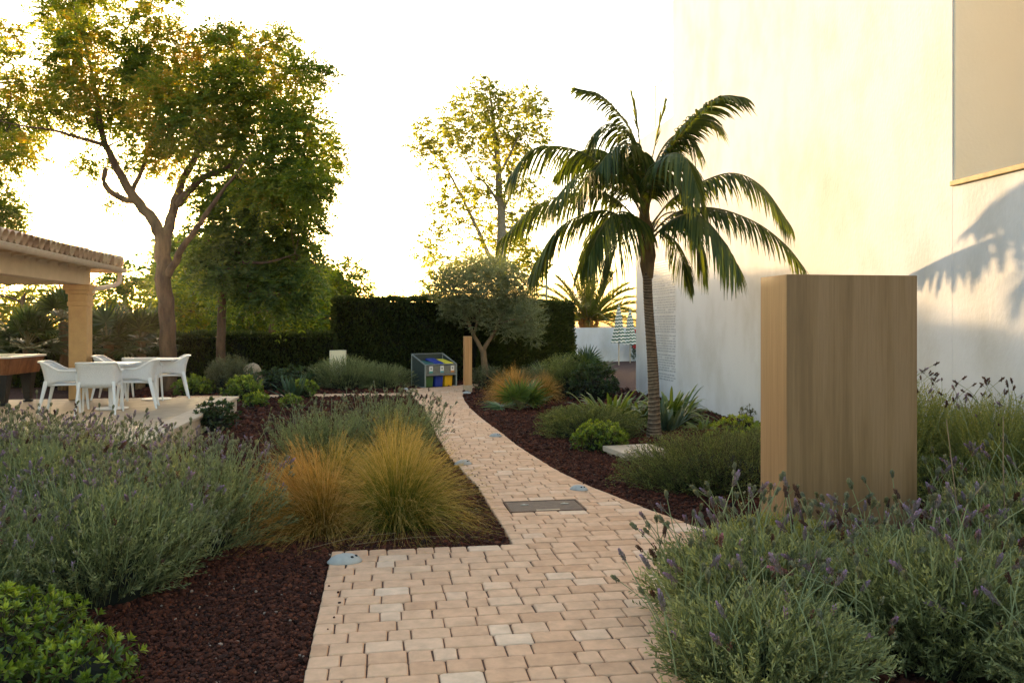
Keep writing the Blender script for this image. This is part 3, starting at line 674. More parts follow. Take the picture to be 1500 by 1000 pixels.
M['fibre'] = surf('palm_fibre', (.20, .12, .05), (.10, .06, .028), rough=.95, scale=16, bump=.8, stretch=(1, 1, .3))
M['orangebase'] = surf('orange_leaf_bases', (.36, .16, .05), (.20, .10, .035), rough=.8, scale=9, bump=.5)
M['terra'] = surf('terracotta', (.36, .17, .10), (.26, .12, .07), rough=.8, scale=9)
M['redfl'] = surf('red_petal', (.55, .03, .025), rough=.7)
M['straw'] = surf('dry_straw', (.30, .21, .11), (.2, .13, .07), rough=.8, scale=20)

# ------------------------------------------------------------------ shrubs made of leafy shoots
def shoot_geo(n, R_, H, m, leaf, width, base=.45, lo=.3, flat=.75, spread=.6, droop=0., stem=.0022, tint=(.1, .9), side_low=.3, frm=.32, wob=.04):
    """n shoots fan from the base to a dome of radius R_ and height H; each carries m small leaves"""
    g = Geo()
    a = U(0, 2*np.pi, n); rho = R_*np.sqrt(U(0, 1, n)); k = rng.random(n) < side_low; rho = np.where(k, R_*U(.75, 1.05, n), rho)
    lob = 1+.10*np.sin(3*a+U(0, 6))+.08*np.sin(5*a+U(0, 6))
    rho = rho*lob
    zt = H*np.sqrt(np.clip(1-flat*(rho/(R_*1.15))**2, .03, 1))*U(.82, 1.06, n); zt = np.where(k, zt*U(.15, 1, n), zt)
    tip = np.column_stack([rho*np.cos(a), rho*np.sin(a), zt]); b = np.column_stack([tip[:,0]*base, tip[:,1]*base, np.zeros(n)])
    c = np.column_stack([tip[:,0]*(base+.35*(1-base))*1.0, tip[:,1]*(base+.35*(1-base)), zt*spread+droop])+rng.normal(0, wob*R_, (n, 3))
    K = 6; t = np.linspace(0, 1, K)[None,:,None]
    C = (1-t)**2*b[:,None]+2*t*(1-t)*c[:,None]+t*t*tip[:,None]
    sh = np.clip(U(tint[0], tint[1], n)+.12*np.sin(a*4+rho*9), 0, 1)
    strips(g, C, np.linspace(stem*1.6, stem*.7, K)[None].repeat(n, 0), rvec(n), sh*.6+.2, 1)
    tt = (lo+(1-lo)*((np.arange(m)[None]+U(0, 1, (n, m)))/m))[...,None]
    p = (1-tt)**2*b[:,None]+2*tt*(1-tt)*c[:,None]+tt*tt*tip[:,None]
    T = nz(2*(1-tt)*(c-b)[:,None]+2*tt*(tip-c)[:,None])
    d = nz(T*frm*2.2+rvec(n*m).reshape(n, m, 3)*.85+np.array((0, 0, .12)))
    L = leaf*U(.65, 1.15, (n, m))*(1.05-.45*np.clip((tt[...,0]-.85)/.15, 0, 1))
    tn = np.clip(sh[:,None]*.72+.38*((tt[...,0]-lo)/(1-lo))**1.5+rng.normal(0, .1, (n, m))-.06, 0, 1)  # young tips lighter; lower leaves also darkened to paint shade inside the bush
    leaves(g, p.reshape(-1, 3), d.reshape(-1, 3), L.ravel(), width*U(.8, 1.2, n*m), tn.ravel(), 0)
    return g
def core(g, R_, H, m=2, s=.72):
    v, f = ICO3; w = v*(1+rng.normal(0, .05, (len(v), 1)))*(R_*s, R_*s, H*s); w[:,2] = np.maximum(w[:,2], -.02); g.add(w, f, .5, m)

# lavender flower heads: stalk + spike of whorled bracts, eight kinds
def spike(kind, L, seed):
    g = Geo(); r_ = np.random.default_rng(seed)
    bend = r_.normal(0, .09*L/.3, 2); t = np.linspace(0, 1, 7)
    C = np.column_stack([bend[0]*t**2, bend[1]*t**2+.02*np.sin(t*4)*L, t*L])
    tube(g, C, np.linspace(.0026, .0019, 7), 4, .6, 1, cap=False)
    d = nz(C[-1]-C[-2]); hl = {'bloom': .060, 'bud': .044, 'pink': .085, 'dry': .054, 'small': .030}[kind]*r_.uniform(.85, 1.2)
    s = nz(np.cross(d, (1, .2, 0))); q = np.cross(d, s); rows = int(6+hl*80)
    pp, dd, LL, tt = [], [], [], []
    for k in range(rows):
        f = k/(rows-1); rr = (.0082 if kind != 'small' else .0058)*(math.sin(math.pi*(.16+.74*f))**.7)
        for j in range(6):
            a = j*math.pi/3+k*.52+r_.normal(0, .15); o = math.cos(a)*s+math.sin(a)*q
            pp.append(C[-1]+d*hl*f+o*rr*.45); dd.append(o*.42+d*1.0+r_.normal(0, .15, 3)); LL.append(rr*1.75*r_.uniform(.8, 1.25)); tt.append(np.clip(f*.9+r_.normal(0, .15), 0, 1))
    if kind in ('bloom', 'pink'):
        for j in range(6):
            a = j*1.05+r_.normal(0, .3); o = math.cos(a)*s+math.sin(a)*q
            pp.append(C[-1]+d*hl); dd.append(d*1.1+o*.6); LL.append(.010*r_.uniform(.7, 1.2)); tt.append(1.)
    blob(g, C[-1]+d*hl*.5, (.0035, .0035, hl*.5), ICO, 0, .2, 0)
    leaves(g, np.array(pp), np.array(dd), np.array(LL), np.array(LL)*.60, np.array(tt), 0, fold=.2)
    mt = {'bloom': 'bloom', 'bud': 'bud', 'pink': 'pinkb', 'dry': 'dryb', 'small': 'bud'}[kind]
    return g, M[mt]
SPK = []
def spike_meshes():
    for k, (kd, L) in enumerate((('bloom', .20), ('bloom', .15), ('bloom', .24), ('bud', .22), ('bud', .28), ('bud', .16), ('dry', .17), ('dry', .24), ('pink', .22), ('small', .16))):
        g, m = spike(kd, L, 100+k); o = g.obj('flower_spike', [m, M['lavstem']])
        SPK.append((kd, o))
spike_meshes()
def spikes_for(root, R_, H, n, mix, sc=1.0, flat=.75, lift=-.03, towards=None, tilt=.35, rmax=1.0, name='flower_spike'):
    kinds = [i for i, (k, _) in enumerate(SPK) if k in mix]
    w = np.array([mix[SPK[i][0]] for i in kinds], float); w /= w.sum()
    for q in range(n):
        a = U(0, 2*np.pi) if towards is None else towards+rng.normal(0, 1.2); rho = R_*math.sqrt(U(0, 1))*rmax
        z = H*math.sqrt(max(.05, 1-flat*(rho/(R_*1.15))**2))*U(.9, 1.0)+lift
        e = tilt*rho/R_; ax = Vector((-math.sin(a), math.cos(a), 0))
        rot = (Matrix.Rotation(e+rng.normal(0, .13), 3, ax)@Matrix.Rotation(U(0, 6.28), 3, 'Z')).to_euler()
        copy_child(SPK[rng.choice(kinds, p=w)][1], root, (rho*math.cos(a)*.97, rho*math.sin(a)*.97, z-.0), rot, sc*U(.8, 1.15))

def merged_spikes(R_, H, n, mix, flat=.75, tilt=.4, lift=.0, side=.35, L0=.13):
    """the rest of a bush's many flower heads in one mesh: short stalks over the top and the flanks"""
    g = Geo(); mats = [M['bloom'], M['bud'], M['dryb'], M['lavstem']]; mi = {'bloom': 0, 'bud': 1, 'small': 1, 'dry': 2, 'pink': 0}
    ks = list(mix); w = np.array([mix[k] for k in ks], float); w /= w.sum(); kk = rng.choice(len(ks), n, p=w)
    a = U(0, 6.283, n); s = np.sqrt(U(0, 1, n)); fl = rng.random(n) < side; s = np.where(fl, U(.85, 1.05, n), s)
    z = H*np.sqrt(np.clip(1-flat*(s/1.15)**2, .05, 1))*np.where(fl, U(.35, .95, n), U(.9, 1.02, n))+lift
    p = np.column_stack([R_*s*np.cos(a), R_*s*np.sin(a), z]); d = nz(np.column_stack([np.cos(a)*tilt*s, np.sin(a)*tilt*s, np.ones(n)])+rng.normal(0, .13, (n, 3)))
    L = L0*U(.6, 1.3, n); t = np.linspace(0, 1, 4)[None,:,None]; C = (p-d*.05)[:,None]+d[:,None]*(L+.05)[:,None,None]*t+rng.normal(0, .006, (n, 1, 3))*t**2
    strips(g, C, np.full((n, 4), .0042), rvec(n), U(.3, 1, n), 3)
    top = C[:,-1]; m = 12
    for q, k in enumerate(ks):
        j = np.where(kk == q)[0]
        if not len(j): continue
        hl = {'bloom': .056, 'bud': .042, 'small': .030, 'dry': .05, 'pink': .07}[k]*U(.8, 1.2, len(j)); f = (np.arange(m)+.3)/m
        o = nz(np.cross(d[j][:,None], rvec(len(j)*m).reshape(-1, m, 3))); pp = top[j][:,None]+d[j][:,None]*(hl[:,None]*f[None])[...,None]+o*.003
        dd = d[j][:,None]+o*.6; leaves(g, pp.reshape(-1, 3), dd.reshape(-1, 3), .018*U(.8, 1.2, len(j)*m), .011, np.clip(np.tile(f, len(j))*.9+rng.normal(0, .15, len(j)*m), 0, 1), mi[k], fold=.3)
    o = g.obj('flower_spikes', mats); o['kind'] = 'stuff'; return o
def bush_mesh(name, kind, n, R_, H, **k):
    leafmat, args = kind; a = dict(args); a.update(k)
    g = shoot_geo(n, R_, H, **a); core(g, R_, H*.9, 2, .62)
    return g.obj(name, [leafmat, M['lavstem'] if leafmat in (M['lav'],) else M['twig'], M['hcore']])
LAVK = (None, dict(m=26, leaf=.045, width=.0085, lo=.25, frm=.5))
def lavender(loc, R_, H, label, n=420, nsp=60, mix=dict(bloom=4, bud=5, dry=1, small=3), src=None, sc=1., scale=None, group=None, rz=None, extra=None, lift=-.03, **k):
    r = empty('lavender_bush', loc, label, 'lavender', group, rz=U(0, 6) if rz is None else rz)
    if src is None:
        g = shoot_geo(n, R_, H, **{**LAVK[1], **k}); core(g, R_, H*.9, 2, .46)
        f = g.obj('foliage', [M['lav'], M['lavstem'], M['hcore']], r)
    else:
        f = copy_child(src, r); f.scale = scale
    spikes_for(r, R_, H, nsp, mix, sc, lift=lift)
    if extra is not None:
        e = copy_child(extra[0], r); e.scale = (R_/extra[1], R_/extra[1], H/extra[2])
    return r, f

# big lavender mass on the left
XL = (merged_spikes(.68, .74, 260, dict(bloom=3, bud=5, small=4, dry=1)), .68, .74)
XR = (merged_spikes(.60, .58, 40, dict(bloom=2, bud=5, dry=1), L0=.12), .60, .58)
XG = (merged_spikes(.62, .72, 170, dict(bud=5, small=3, dry=4), L0=.14), .62, .72)
LM = 'lavender bushes in the big mass on the left'
lavA, fA = lavender((-1.40, 6.35, 0), .66, .70, 'lavender bush at the right tip of the big left mass, next to the orange grass', n=760, nsp=100, group=LM, sc=1., extra=XL)
lavB, fB = lavender((-1.72, 5.42, 0), .68, .66, 'lavender bush at the front of the big left mass, overhanging the bare gravel', n=760, nsp=100, group=LM, sc=1., extra=XL, mix=dict(bloom=2, bud=6, small=5, dry=1))
LPOS = [(-2.5, 6.35, .74, .78, 'lavender bush in the middle of the big left mass, full of purple spikes', 100),
        (-2.45, 5.0, .64, .60, 'lavender bush just behind the bright leafy shrub at the lower left', 80),
        (-2.35, 7.55, .68, .68, 'lavender bush at the back right of the left mass, against the patio step', 100),
        (-3.55, 7.35, .72, .76, 'lavender bush with sunlit tips below the nearest chair', 100),
        (-3.55, 6.15, .66, .74, 'lavender bush in the left mass at the picture edge, third row from the patio', 70),
        (-4.55, 8.15, .74, .80, 'tall lavender bush lit gold by the sun under the billiard table', 90),
        (-3.35, 8.5, .72, .70, 'lavender bush lit gold by the sun under the white chairs', 100),
        (-4.6, 7.1, .7, .78, 'lavender bush cut by the left picture edge below the billiard table', 60)]
for k, (x, y, R_, H, lab, ns) in enumerate(LPOS):
    s0, R0, H0 = ((fA, .66, .70), (fB, .68, .66))[k % 2]
    lavender((x, y, 0), R_, H, lab, nsp=ns, src=s0, scale=(R_/R0, R_/R0, H/H0), group=LM, sc=1., extra=XL)
# lavender in the right foreground
RM = 'lavender bushes round the big oak totem'
near = dict(m=24, leaf=.052, width=.0105, lo=.2, frm=.46)
mixr = dict(bloom=3, bud=6, pink=.5, dry=1.5, small=2.5)
_, fC = lavender((2.0, 4.25, 0), .58, .52, 'lavender bush at the path edge, left end of the right foreground bed', n=900, nsp=90, group=RM, mix=mixr, sc=1.25, extra=XR, lift=-.09, **near)
_, fD = lavender((2.72, 3.75, 0), .62, .56, 'lavender bush at the bottom of the picture with the pink flower heads', n=950, nsp=70, group=RM, mix={**mixr, 'pink': 3}, sc=1.3, extra=XR, lift=-.09, **near)
for k, (x, y, R_, H, lab, ns, mx_) in enumerate([(2.55, 4.95, .52, .46, 'lavender bush of yellowish green leaves at the left foot of the oak totem', 28, dict(bud=5, bloom=2)),
        (1.66, 3.45, .52, .46, 'low lavender bush beside the nearest pavers at the bottom edge', 40, mixr),
        (3.35, 4.7, .56, .40, 'lavender bush hugging the front face of the oak totem', 30, mixr),
        (3.62, 3.95, .62, .54, 'dark lavender bush at the lower right with pale bent stems', 60, mixr),
        (4.2, 4.95, .58, .66, 'lavender bush at the right front corner of the oak totem', 60, dict(bloom=5, bud=3)),
        (3.1, 3.15, .5, .42, 'lavender bush cut by the bottom edge near the right corner', 40, mixr),
        (4.95, 5.2, .6, .46, 'lavender bush at the right picture edge with many purple heads', 60, dict(bloom=6, bud=2))]):
    s0, R0, H0 = ((fC, .60, .58), (fD, .62, .56))[k % 2]
    _, ff = lavender((x, y, 0), R_, H, lab, nsp=ns, src=s0, scale=(R_/R0, R_/R0, H/H0), group=RM, mix=mx_, sc=1.25, extra=XR, lift=-.09)
    if 'yellowish' in lab:
        ff.data = ff.data.copy(); ff.data.materials[0] = M['lavyel']
# dried, bent pale stems above the dark bush
r = empty('dead_stem', (3.75, 4.3, .3), 'bare pale bent stems sticking out of the dark lavender below the totem', 'stem')
for pts in (((-.35, .15, .1), (-.38, .16, .42), (-.40, .2, .78)), ((-.42, .0, .05), (-.45, 0, .25), (-.28, .02, .44)), ((-.08, .1, .1), (-.10, .1, .45), (-.10, .1, .80))):
    g = Geo(); tube(g, smooth_path(pts, 5), .0032, 5); g.obj('stalk', M['straw'], r)
# lavender behind the totem by the wall
_, fE = lavender((5.35, 7.95, 0), .74, 1.06, 'tall lavender bush with dried brown spikes against the white wall behind the totem', n=1300, nsp=80, mix=dict(dry=6, bloom=1), leaf=.045, width=.010, m=26, tint=(.3, 1)); fE.data.materials[0] = M['lavyel']
lavender((5.75, 7.0, 0), .5, .98, 'lavender bush with brown spikes against the wall at the right picture edge', nsp=50, mix=dict(dry=6, bloom=1), src=fE, scale=(.70, .70, .93))
# lavender along the middle bed and by the bins
midk = dict(leaf=.045, width=.008, m=24)
_, fF = lavender((.12, 10.0, 0), .66, .74, 'grey lavender bush behind the tall grass, right part, beside the paved path', n=620, nsp=80, mix=dict(bud=5, dry=4, small=3), group='lavender bushes behind the feather grass', extra=XG, **midk)
lavender((-.68, 9.5, 0), .60, .66, 'grey lavender bush behind the orange grass, left part, beside the bare mulch', nsp=60, src=fF, scale=(.91, .91, .9), mix=dict(bud=5, dry=4, small=3), group='lavender bushes behind the feather grass', extra=XG)
lavender((-.9, 21.6, 0), 1.0, .86, 'grey-green lavender clump at the foot of the pale pier between the hedges', nsp=0, src=fF, scale=(1.5, 1.5, 1.16))
lavender((.05, 21.5, 0), .75, .66, 'grey-green lavender clump left of the bin enclosure', nsp=0, src=fF, scale=(1.15, 1.15, .9))

# ------------------------------------------------------------------ other shrubs
def shrub(name, loc, label, cat, leafmat, R_, H, n, sx=1, group=None, cs=.6, **k):
    r = empty(name, loc, label, cat, group); g = shoot_geo(n, R_, H, **k); core(g, R_, H*.9, 2, cs)
    f = g.obj('foliage', [leafmat, M['twig'], M['hcore']], r); f.scale = (sx, 1, 1); return r, f
ros = dict(m=30, leaf=.036, width=.0075, lo=.2, frm=.42, flat=.85, base=.5, wob=.10, side_low=.4, spread=.75, stem=.004)
shrub('rosemary_bush', (3.05, 11.95, 0), 'low spreading grey-green rosemary mound in the middle of the right bed', 'shrub', M['rosem'], .72, .47, 760, 1.18, **ros)
shrub('rosemary_bush', (3.38, 8.0, 0), 'wide dark rosemary mound at the left of the oak totem', 'shrub', M['rosem'], .80, .60, 1500, 1.2, **{**ros, 'leaf': .032, 'width': .006, 'base': .62, 'wob': .13, 'spread': .45, 'side_low': .45, 'm': 26})
shrub('rosemary_bush', (4.3, 8.3, 0), 'dark rosemary mound partly hidden behind the oak totem', 'shrub', M['rosem'], .72, .58, 560, 1.1, **ros)
shrub('rosemary_bush', (5.2, 6.95, 0), 'low dark green mound under the tall lavender right of the totem', 'shrub', M['rosem'], .62, .42, 620, 1.0, **ros)
shrub('rosemary_bush', (4.15, 18.6, 0), 'olive green upright rosemary bush in front of the white garden wall', 'shrub', M['rosem'], .62, 1.0, 460, 1.2, m=24, leaf=.06, width=.012, tint=(.4, 1))
shrub('wormwood_bush', (3.2, 17.6, 0), 'silvery upright wormwood beside the small fan palm', 'shrub', M['rosegrey'], .42, .78, 200, 1.0, m=20, leaf=.06, width=.012, flat=.4, base=.6)
shrub('wormwood_bush', (2.65, 20.6, 0), 'silvery thin-stemmed bush at the foot of the olive tree', 'shrub', M['rosegrey'], .40, .62, 150, 1.2, m=18, leaf=.06, width=.012, flat=.4, base=.6)
shrub('grey_bush', (-3.6, 20.6, 0), 'round grey-green bush behind the patio beside the thin tree trunk', 'shrub', M['rosegrey'], .62, .94, 420, 1.0, m=22, leaf=.055, width=.014)
# broadleaf shrubs built of leaf rosettes
def rosettes(name, loc, label, cat, leafmat, R_, H, n, leaf, width, k=9, flat=.8, sx=1, group=None, inner=.35):
    r = empty(name, loc, label, cat, group); g = Geo()
    a = U(0, 2*np.pi, n); s = np.sqrt(U(0, 1, n)); rho = R_*s*(1+.12*np.sin(4*a)); z = H*np.sqrt(np.clip(1-flat*s**2, .05, 1))*np.where(rng.random(n) < inner, U(.3, .9, n), U(.85, 1.08, n))
    p = np.column_stack([rho*np.cos(a), rho*np.sin(a), z]); up = nz(np.column_stack([p[:,0]*.9/R_, p[:,1]*.9/R_, np.full(n, .8)])+rng.normal(0, .22, (n, 3)))
    b = p*np.array((.45, .45, 0)); C = np.linspace(0, 1, 5)[None,:,None]*(p-b)[:,None]+b[:,None]+(np.sin(np.linspace(0, 1, 5)*3.14)[None,:,None]*.05)*rvec(n)[:,None]
    strips(g, C, np.full((n, 5), .006), rvec(n), .5, 1)
    s1 = nz(np.cross(up, rvec(n))); s2 = np.cross(up, s1)
    j = np.arange(k); th = j*2.4; op = .35+.75*(1-j/k)                     # opening angle: outer leaves first
    d = (np.cos(th)[None,:,None]*s1[:,None]+np.sin(th)[None,:,None]*s2[:,None])*np.sin(op)[None,:,None]+up[:,None]*np.cos(op)[None,:,None]
    d = nz(d+rng.normal(0, .12, d.shape)); pp = p[:,None]+up[:,None]*(j/k*.3*leaf-.1*leaf)[None,:,None]
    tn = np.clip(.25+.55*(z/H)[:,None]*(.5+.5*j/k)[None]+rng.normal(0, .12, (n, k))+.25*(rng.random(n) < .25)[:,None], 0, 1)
    side = np.cross(d, up[:,None]+1e-3).reshape(-1, 3)
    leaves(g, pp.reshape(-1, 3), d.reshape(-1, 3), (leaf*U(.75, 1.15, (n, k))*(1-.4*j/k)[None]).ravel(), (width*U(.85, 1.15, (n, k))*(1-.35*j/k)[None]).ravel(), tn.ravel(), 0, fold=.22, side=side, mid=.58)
    # a scatter of older, darker leaves under the tips
    q = n*k//2; a = U(0, 6.28, q); s = np.sqrt(U(0, 1, q)); zz = H*np.sqrt(np.clip(1-flat*s**2, .05, 1))*U(.15, .9, q)
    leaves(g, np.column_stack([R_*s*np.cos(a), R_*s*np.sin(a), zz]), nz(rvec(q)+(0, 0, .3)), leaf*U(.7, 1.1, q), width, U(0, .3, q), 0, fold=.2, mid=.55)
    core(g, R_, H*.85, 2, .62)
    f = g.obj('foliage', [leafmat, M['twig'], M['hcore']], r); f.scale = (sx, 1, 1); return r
rosettes('pittosporum_bush', (-1.98, 4.12, 0), 'bright yellow-green leafy shrub in the lower left corner of the picture', 'shrub', M['bright'], .60, .40, 330, .052, .021, 10)
rosettes('pittosporum_bush', (-1.32, 4.02, 0), 'small sprig of bright green leaves on the gravel right of the corner shrub', 'shrub', M['bright'], .22, .24, 50, .052, .021, 9)
rosettes('pittosporum_bush', (2.83, 10.55, 0), 'small round bright green shrub by the cream stone slab', 'shrub', M['bright'], .37, .36, 170, .06, .026, 9)
rosettes('pittosporum_bush', (4.05, 9.0, 0), 'bright green sprigs rising behind the wide rosemary mound', 'shrub', M['bright'], .42, .56, 150, .06, .026, 9)
rosettes('green_shrub', (-4.35, 20.2, .0), 'low bright green shrub behind the patio edge left of the thin trunk', 'shrub', M['bright'], .42, .42, 90, .11, .05, 7)
rosettes('green_shrub', (-2.95, 18.6, 0), 'bright green shrub touching the back corner of the patio', 'shrub', M['bright'], .42, .5, 100, .11, .045, 7)
rosettes('green_shrub', (-2.5, 17.1, 0), 'small green seedling on the mulch right of the patio corner', 'shrub', M['bright'], .26, .28, 50, .09, .04, 7)
rosettes('green_shrub', (-1.72, 19.0, 0), 'yellow-green shrub right behind the blue-green aloe', 'shrub', M['bright'], .28, .42, 60, .09, .04, 7)
rosettes('green_shrub', (-1.75, 16.6, 0), 'small yellow-green sprig on the mulch before the aloe', 'shrub', M['bright'], .22, .26, 40, .08, .035, 7)
rosettes('green_shrub', (-2.55, 13.4, 0), 'dark leafy plant growing against the patio step', 'shrub', M['dkleaf'], .30, .46, 60, .10, .05, 7)
rosettes('green_shrub', (-2.35, 21.5, 0), 'dark bushy plants at the foot of the low hedge', 'shrub', M['dkleaf'], .7, .55, 120, .10, .045, 7, sx=1.4)
rosettes('sapling', (5.75, 12.4, 0), 'tiny thin sapling at the foot of the white wall', 'shrub', M['rosegrey'], .15, .36, 26, .06, .02, 6)
rosettes('hibiscus_bush', (4.6, 17.7, 0), 'dense dark leafy bush in front of the building corner', 'shrub', M['dkleaf'], .55, .80, 150, .11, .04, 8)
# red flowers behind the building corner
p = P(935, 500, 37); r = empty('flowering_shrub', (p[0], p[1], 0), 'red flowers showing past the building corner beside the striped parasols', 'shrub')
g = shoot_geo(60, .35, 1.4, m=14, leaf=.1, width=.04); g.obj('foliage', [M['dkleaf'], M['twig']], r)
for z, x in ((1.33, -.2), (.7, -.25), (1.1, .1)):
    g = Geo(); leaves(g, np.repeat([(x, -.3, z)], 14, 0), rvec(14), .15, .1); g.obj('flower', M['redfl'], r)

# ------------------------------------------------------------------ feather grass
def grass(loc, label, mat, n, R_, H, lean=(0, 0), w=.0046, spread=1., feather=.35, group='feather grass clumps', tb=0.):
    r = empty('feather_grass', loc, label, 'grass clump', group); g = Geo()
    a = U(0, 2*np.pi, n); s = np.sqrt(U(0, 1, n)); b = np.column_stack([np.cos(a), np.sin(a), np.zeros(n)])*(s*.13*R_/.5)[:,None]
    L = H*U(.75, 1.3, n)*(1-.12*s); reach = R_*spread*(s**1.3)*U(.7, 1.15, n)
    a2 = a+rng.normal(0, .35, n)
    out = np.column_stack([np.cos(a2), np.sin(a2), np.zeros(n)])
    K = 8; t = np.linspace(0, 1, K)[None,:,None]
    lz = np.clip(L**2-reach**2*.8, .01, None)**.5
    dr = (s**1.6)[:,None,None]*U(.15, 1.2, n)[:,None,None]*H*.85
    C = b[:,None]+out[:,None]*(reach[:,None,None]*(t*.45+t**2*.6))+np.array((0, 0, 1.))*(lz[:,None,None]*(t*1.12-t**2*.18)-dr*t**2.4)
    C = C+np.array((lean[0], lean[1], 0))*(t**1.7)+np.cumsum(rng.normal(0, .006, (n, K, 3)), 1)*t
    C[...,2] = np.maximum(C[...,2], .006)
    W = w*np.array([1, 1, .95, .85, .7, .5, .32, .12])[None]*U(.6, 1.2, n)[:,None]
    tn = np.clip(np.linspace(.0, .75, K)[None]+rng.normal(0, .27, n)[:,None]+tb, 0, 1)
    strips(g, C, W, rvec(n), tn)
    f = int(n*feather); id_ = rng.choice(n, f, False)               # fine awned seed heads near the tips
    m = 7; k = U(4.5, K-1.01, (f, m)); k0 = k.astype(int); fr = (k-k0)[...,None]
    p = C[id_[:,None], k0]*(1-fr)+C[id_[:,None], k0+1]*fr; T = nz(C[id_[:,None], k0+1]-C[id_[:,None], k0])
    d = nz(T+rng.normal(0, .22, T.shape)); Lq = U(.03, .075, f*m)
    leaves(g, p.reshape(-1, 3), d.reshape(-1, 3), Lq, .0022, np.clip(U(.6, 1, f*m), 0, 1))
    # a few dead straws hanging low
    g.obj('blades', mat, r); return r
grass((.14, 6.78, 0), 'big green and gold feather grass clump at the corner of the path', M['grass'], 2900, .68, .75, (.03, 0))
grass((-.52, 6.68, 0), 'orange feather grass clump leaning left against the lavender mass', M['grassor'], 2800, .60, .66, (-.16, .05), tb=.10)
grass((.12, 7.75, 0), 'golden feather grass clump half hidden behind the big green and gold one', M['grass'], 1700, .5, .76, (0, 0), tb=.12)
grass((-.45, 7.6, 0), 'feather grass clump behind the orange one, green at its base', M['grass'], 1300, .46, .64, (.08, 0), tb=-.05)
grass((2.72, 16.9, 0), 'straw-coloured feather grass mound behind the small fan palm', M['grassor'], 2400, .62, .74, (-.05, 0), w=.006, tb=.22)
grass((3.35, 17.1, 0), 'straw-coloured feather grass tuft right of the small fan palm', M['grassor'], 1200, .4, .62, (.05, 0), w=.006, tb=.15)
# dry straws lying about
for k, (a, b, lab) in enumerate((((-.25, 6.25, .012), (.75, 6.33, .014), 'dry straw lying on the gravel along the back edge of the paving'), ((-.55, 6.15, .02), (.1, 6.4, .05), 'thick dry straw under the orange grass'), ((-1.9, 12.4, .02), (-1.6, 12.9, .05), 'curled pale twig on the mulch by the patio step'))):
    a, b = np.array(a), np.array(b); g = Geo(); mid = (a+b)/2+np.array((.02, .03, .02)); tube(g, smooth_path([a, mid, b], 5), [.0022]*11, 5); tag(g.obj('dry_stalk', M['straw']), lab, 'twig')

# ------------------------------------------------------------------ strappy plants
def straps(name, loc, label, cat, mat, n, L, w, up=(.2, 1.2), droop=.5, tint=(.1, 1), thick=False, group=None, bspread=.12, tip=.05):
    r = empty(name, loc, label, cat, group); g = Geo()
    a = U(0, 2*np.pi, n); e = U(*up, n); ln = L*U(.7, 1.15, n); K = 8; t = np.linspace(0, 1, K)[None,:,None]
    d = np.column_stack([np.cos(a)*np.cos(e), np.sin(a)*np.cos(e), np.sin(e)]); b = np.column_stack([np.cos(a), np.sin(a), np.zeros(n)])*(U(0, bspread, n))[:,None]
    C = b[:,None]+d[:,None]*ln[:,None,None]*t-np.array((0, 0, 1.))*(droop*ln*np.cos(e))[:,None,None]*t**2.2
    C[...,2] = np.maximum(C[...,2], .01)
    pw = np.array([.55, .8, .95, 1, .95, .8, .5, tip]); side = np.column_stack([-np.sin(a), np.cos(a), np.zeros(n)])
    tn = np.clip(U(*tint, n)[:,None]+np.linspace(-.15, .2, K)[None], 0, 1)
    nrm = nz(np.cross(side, d))
    for s in (-1, 1):                                                   # V-folded blade: two half strips
        Cs = C+side[:,None]*(s*.25*w)*pw[None,:,None]+nrm[:,None]*(.10*w*pw[None,:,None])*(-1 if False else 1)*abs(s)*.0
        sd = nz(side*s+nrm*.45)
        strips(g, C+sd[:,None]*(w*.25)*pw[None,:,None], w*.5*pw[None]*np.ones((n, 1)), np.repeat(sd[:,None], K, 1), tn)
    g.obj('leaves', mat, r); return r
AG = 'strap-leaved plants round the palm trunk'
straps('agapanthus', (3.7, 13.1, 0), 'strap-leaved agapanthus clump left of the palm trunk', 'plant', M['strap'], 200, 1.0, .066, (.2, 1.2), .9, group=AG, bspread=.3)
straps('agapanthus', (4.2, 13.1, 0), 'strap-leaved agapanthus clump directly behind the palm trunk', 'plant', M['strap'], 150, .80, .062, (.2, 1.2), .9, group=AG, bspread=.3)
straps('agapanthus', (4.75, 13.2, 0), 'strap-leaved agapanthus clump right of the palm trunk by the wall', 'plant', M['strap'], 190, .98, .066, (.2, 1.2), .9, group=AG, bspread=.28)
straps('agave', (4.35, 12.25, 0), 'grey-green agave rosette right at the palm trunk', 'plant', M['agave'], 26, .50, .085, (.6, 1.4), .12)
straps('fern', (4.95, 12.35, 0), 'small light green rosette plant on the mulch near the wall', 'plant', M['strap'], 30, .28, .05, (.2, 1.2), .3, tint=(.6, 1))
straps('aloe', (-1.95, 18.8, 0), 'blue-green aloe rosette on the mulch beside the narrow side path', 'plant', M['aloe'], 34, .58, .10, (.35, 1.4), .15)
r = straps('potted_agave', (-3.1, 20.6, .22), 'spiky green plant in a terracotta pot behind the patio corner', 'plant', M['aloe'], 22, .42, .07, (.2, 1.4), .15)
g = Geo(); lathe(g, [(0, -.22), (.10, -.22), (.14, .0), (.155, .0), (.155, .03), (.13, .03), (.12, .0), (0, .0)], 18); g.obj('pot', M['terra'], r, smooth=False)
g = Geo(); blob(g, (0, 0, .25), (.28, .22, .42), ICO3, .05); o = g.obj('boulder', M['stone'], smooth=True); o.location = (-3.25, 21.7, 0)
tag(o, 'tan upright boulder behind the round grey bush', 'boulder')

